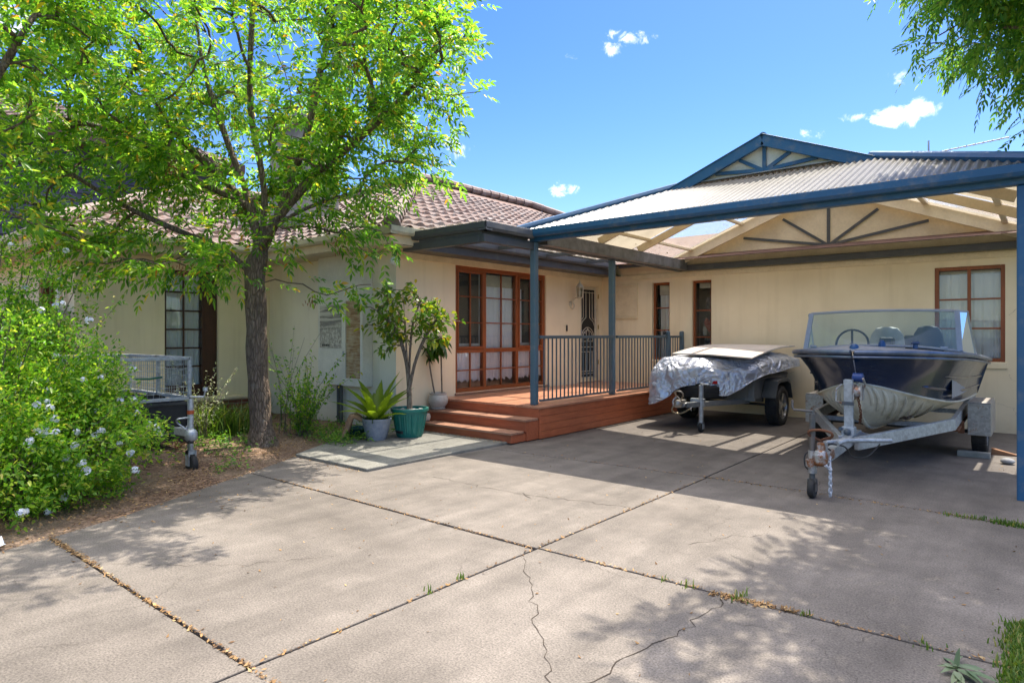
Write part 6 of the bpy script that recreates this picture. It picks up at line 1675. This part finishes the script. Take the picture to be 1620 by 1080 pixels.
for k in range(4):
    a = 3.6+k*.25; d = Vector((math.cos(a),math.sin(a),0)); q = Vector(fc)+d*.2+Vector((0,0,.27)); dl.tube(crom([q, q+d*.13+Vector((0,0,.06)), q+d*.2+Vector((0,0,-.1)), q+d*(.22+.03*k)+Vector((0,0,-.26))],12), [.02,.028,.03,.03,.03,.03,.028,.026,.022,.018,.012,.004], 5)
dl.build('dead_frond', simple('dry_frond', (.30,.19,.11), (.18,.10,.06), .8), fp, smooth=True)

gc = (-6.88,6.02,.036)
gp = thing('ficus_tree', 'small multi stemmed fig in a ribbed teal pot by the steps', 'pot plant', gc)
ribbed_pot(gp, gc, .245, .17, .36, simple('teal_plastic_pot', (.008,.145,.115), (.02,.19,.15), .32, ns=3), 40, .04)
b = MB(); b.box(gc[0]-.03, gc[0]+.08, gc[1]-.222, gc[1]-.19, .10, .135); 
pl = b.build('drain_slot', M['black'], gp)
pts = RNG.normal(0,.09,(220,2)); b = MB()
for x,y in pts:
    if x*x+y*y < .045: b.sphere((gc[0]+x,gc[1]+y,gc[2]+.355+random.uniform(-.004,.015)), random.uniform(.012,.026), 6, 4, sz=.6)
b.build('pebbles', simple('white_pebbles', (.5,.49,.47), (.25,.25,.25), .7, ns=30), gp)
def cam_off(c, l, d, z): q = np.array(c)+RV*l+FV*d; return (q[0], q[1], c[2]+z)
def branchy(c, stems, tips, n, r0, root, leafL, mat, per, leafW=.55):
    t_ = Tree([[cam_off(c,*p) for p in s_] for s_ in stems], .08)
    T = np.array([cam_off(c,*p) for p in in_ellipsoids(tips, n, .3)]); t_.grow(T, lift=.15, jit=.015, skip=9); t_.wood('trunk', M['twig'], root, r0, .46, rmin=.0025)
    P, D = t_.twigs(per, 3, .05); D[:, 2] -= .35
    V, F = leaf_cards(P+nrmz(D)*.03, D, up_normals(len(P), .6), leafL*RNG.uniform(.7,1.15,len(P)), leafL*leafW, .35); return np_mesh('crown', V, F, mat, root)
M['fig'] = leafmat('fig_leaf', [(0., (.07,.17,.025)), (.5, (.15,.27,.03)), (.82, (.26,.36,.04)), (.93, (.48,.42,.04)), (1., (.5,.3,.04))], .42, .3, 1.3)
branchy(gc, [[(0,0,.36),(-.005,0,.6),(-.01,0,.75)], [(-.01,0,.7),(-.06,0,1.1),(-.2,0,1.5),(-.45,0,1.75)], [(-.01,0,.72),(.0,.03,1.2),(.05,0,1.6),(.15,0,1.9)], [(-.0,0,.7),(.1,-.02,1.1),(.28,0,1.5),(.5,0,1.75)], [(-.01,0,.7),(-.04,-.03,1.2),(-.08,0,1.8),(-.1,0,2.05)]],
        [((-.05,0,1.75),(.55,.4,.42)), ((.35,0,1.6),(.38,.3,.3)), ((-.45,0,1.75),(.3,.3,.36)), ((-.3,0,1.35),(.32,.25,.2))], 105, .0046, gp, .09, M['fig'], 9)
wc = (-7.27,6.94,.306)
wp_ = thing('rubber_plant', 'two thin stems with drooping dark leaves in a cream pot on the step', 'pot plant', wc)
b = MB(); b.lathe(wc, [(.10,0),(.115,.015),(.10,.03),(.15,.10),(.155,.15),(.145,.20),(.125,.225),(.135,.235),(.135,.255),(.118,.255),(.11,.21),(.001,.21)], 36); b.build('pot', simple('cream_glazed_pot', (.50,.46,.40), (.36,.32,.27), .35, ns=8), wp_, smooth=True, angle=50)
M['rubber_leaf'] = leafmat('glossy_dark_leaf', [(0., (.025,.085,.012)), (1., (.07,.15,.02))], .35, .25, 1.1)
pa = [[cam_off(wc,-.05,0,.2), cam_off(wc,-.12,0,.6), cam_off(wc,-.16,0,.95)], [cam_off(wc,.06,0,.2), cam_off(wc,.05,0,.6), cam_off(wc,.04,0,1.05)]]
b = MB(); P=[]; D=[]
for s_ in pa:
    pts = crom(s_, 10); b.tube(pts, .012, 8)
    for k in range(30): a = random.uniform(0,2*PI); P.append(np.array(pts[-1])+np.array([random.gauss(0,.06),random.gauss(0,.06),random.uniform(-.12,.1)])); D.append(np.array([math.cos(a),math.sin(a),-.9]))
b.build('stem', M['twig'], wp_, smooth=True); V,F = leaf_cards(np.array(P), np.array(D), up_normals(len(P),.3), .17, .085, .3); np_mesh('foliage', V, F, M['rubber_leaf'], wp_)
sc_ = (-7.22,6.62,.156)
sp2 = thing('small_pot', 'little pale pot with a dry seedling on the lowest step end', 'pot', sc_)
b = MB(); b.lathe(sc_, [(.05,0),(.075,.02),(.085,.06),(.075,.11),(.065,.12),(.06,.10),(.001,.1)], 24); b.build('pot', simple('pale_clay_pot', (.50,.42,.34), (.38,.3,.24), .7), sp2, smooth=True)
V,F = leaf_cards(np.array([sc_])+RNG.normal(0,.02,(14,3))+np.array([0,0,.12]), RNG.normal(0,1,(14,3))+np.array([0,0,1.2]), up_normals(14), .06, .02); np_mesh('foliage', V, F, M['dry'], sp2)
bc = (-7.5,5.6,.03)
bo = MB(); bo.lathe(bc, [(.13,0),(.16,.02),(.175,.11),(.185,.12),(.17,.12),(.15,.05),(.001,.045)], 32); tag(bo.build('plant_bowl', simple('dark_green_bowl', (.01,.06,.05), (.02,.09,.08), .4), smooth=True), 'dark green plastic bowl in the bed behind the fern', 'bowl')
pc = MB(); pc.grid([[(-5.62+x*.2+.0, 1.02+y*.14, .05+.02*math.sin(x*7+y*5)) for x in np.linspace(0,1,6)] for y in np.linspace(0,1,5)]); tag(pc.build('paper_scrap', simple('crumpled_paper', (.5,.55,.62), (.66,.68,.7), .7), smooth=True), 'scrap of pale paper under the front of the bush', 'paper')
# fallen sprig on the concrete
sg2 = thing('fallen_sprig', 'wilted green sprig lying on the concrete by the grass edge', 'sprig', (-.28,3.33,.01))
b = MB(); b.tube(crom([(-.34,3.42,.012),(-.3,3.32,.02),(-.30,3.2,.012),(-.36,3.06,.01)],14), .004, 5); b.build('stem', M['twig'], sg2)
P = np.array([(-.3,3.35,.03)])+RNG.normal(0,.02,(16,3))*np.array([1,1,.3]); V,F = leaf_cards(P, RNG.normal(0,1,(16,3))*np.array([1,1,.12]), up_normals(16,.3), .11, .03, .08); np_mesh('foliage', V, F, leafmat('wilted_leaf', [(0.,(.10,.16,.09)),(1.,(.2,.25,.17))], .3, .6), sg2)

# ------------------------------------------------------------------ fence and neighbour
fe = thing('paling_fence', 'dark weathered paling fence meeting the end of the house', 'fence', (-13.5,2.95,0))
b = MB(); x = -16.8
while x < -11.05: wd = .1; b.box(x, x+wd, 2.93+random.uniform(-.004,.004), 2.95, -.05, 1.82+random.uniform(-.02,.02)); x += wd+.004
b.build('palings', M['fence_wood'], fe)
b = MB(); b.box(-16.8,-11.05,2.956,2.99,.4,.47); b.box(-16.8,-11.05,2.956,2.99,1.4,1.47); b.build('rail', M['fence_wood'], fe)
nh = thing('weatherboard_house', 'two storey neighbour with dark weatherboards and a tiled roof behind the fence', 'house', (-21.5,5,0))
def wb():
    t = NT('dark_weatherboard'); co = t.coord((4,1,14)); n_ = t.noise(co, 2, 6, .65)
    col = t.mix(t.ramp(n_, [(.3,0.),(.7,1.)]), (.035,.04,.058), (.075,.08,.10)); return t.done(t.bsdf(col, .7, 0, t.bump(n_, .3, .01)))
M['wb'] = wb(); b = MB(); NX = -18.6; z = 0
while z < 6.1: b.add([(NX,-3,z),(NX,9,z),(NX-.03,9,z+.21),(NX-.03,-3,z+.21),(NX-.034,9,z),(NX-.034,-3,z)], [(0,1,2,3),(0,5,4,1)]); z += .2
b.box(-25,NX-.04,-3,-2.9,0,6.2); b.box(-25,NX-.04,8.9,9,0,6.2); b.build('weatherboard_wall', M['wb'], nh)
b = MB(); b.box(NX-.02,NX+.5,-3.5,9.5,6.15,6.2); b.box(NX+.48,NX+.52,-3.5,9.5,6.2,6.42); b.build('fascia', simple('brown_fascia', (.10,.05,.035), None, .6), nh)
caps2 = []; tb2 = MB(); zk = ZE; ZE = 6.4; pn = hip_roof(-25, NX+.02, -3, 9, tb2, caps2, 'E'); ZE = zk
nr = tb2.build('roof', M['tile'], nh); pn.build('roof_underlay', M['dark_metal'], nr)
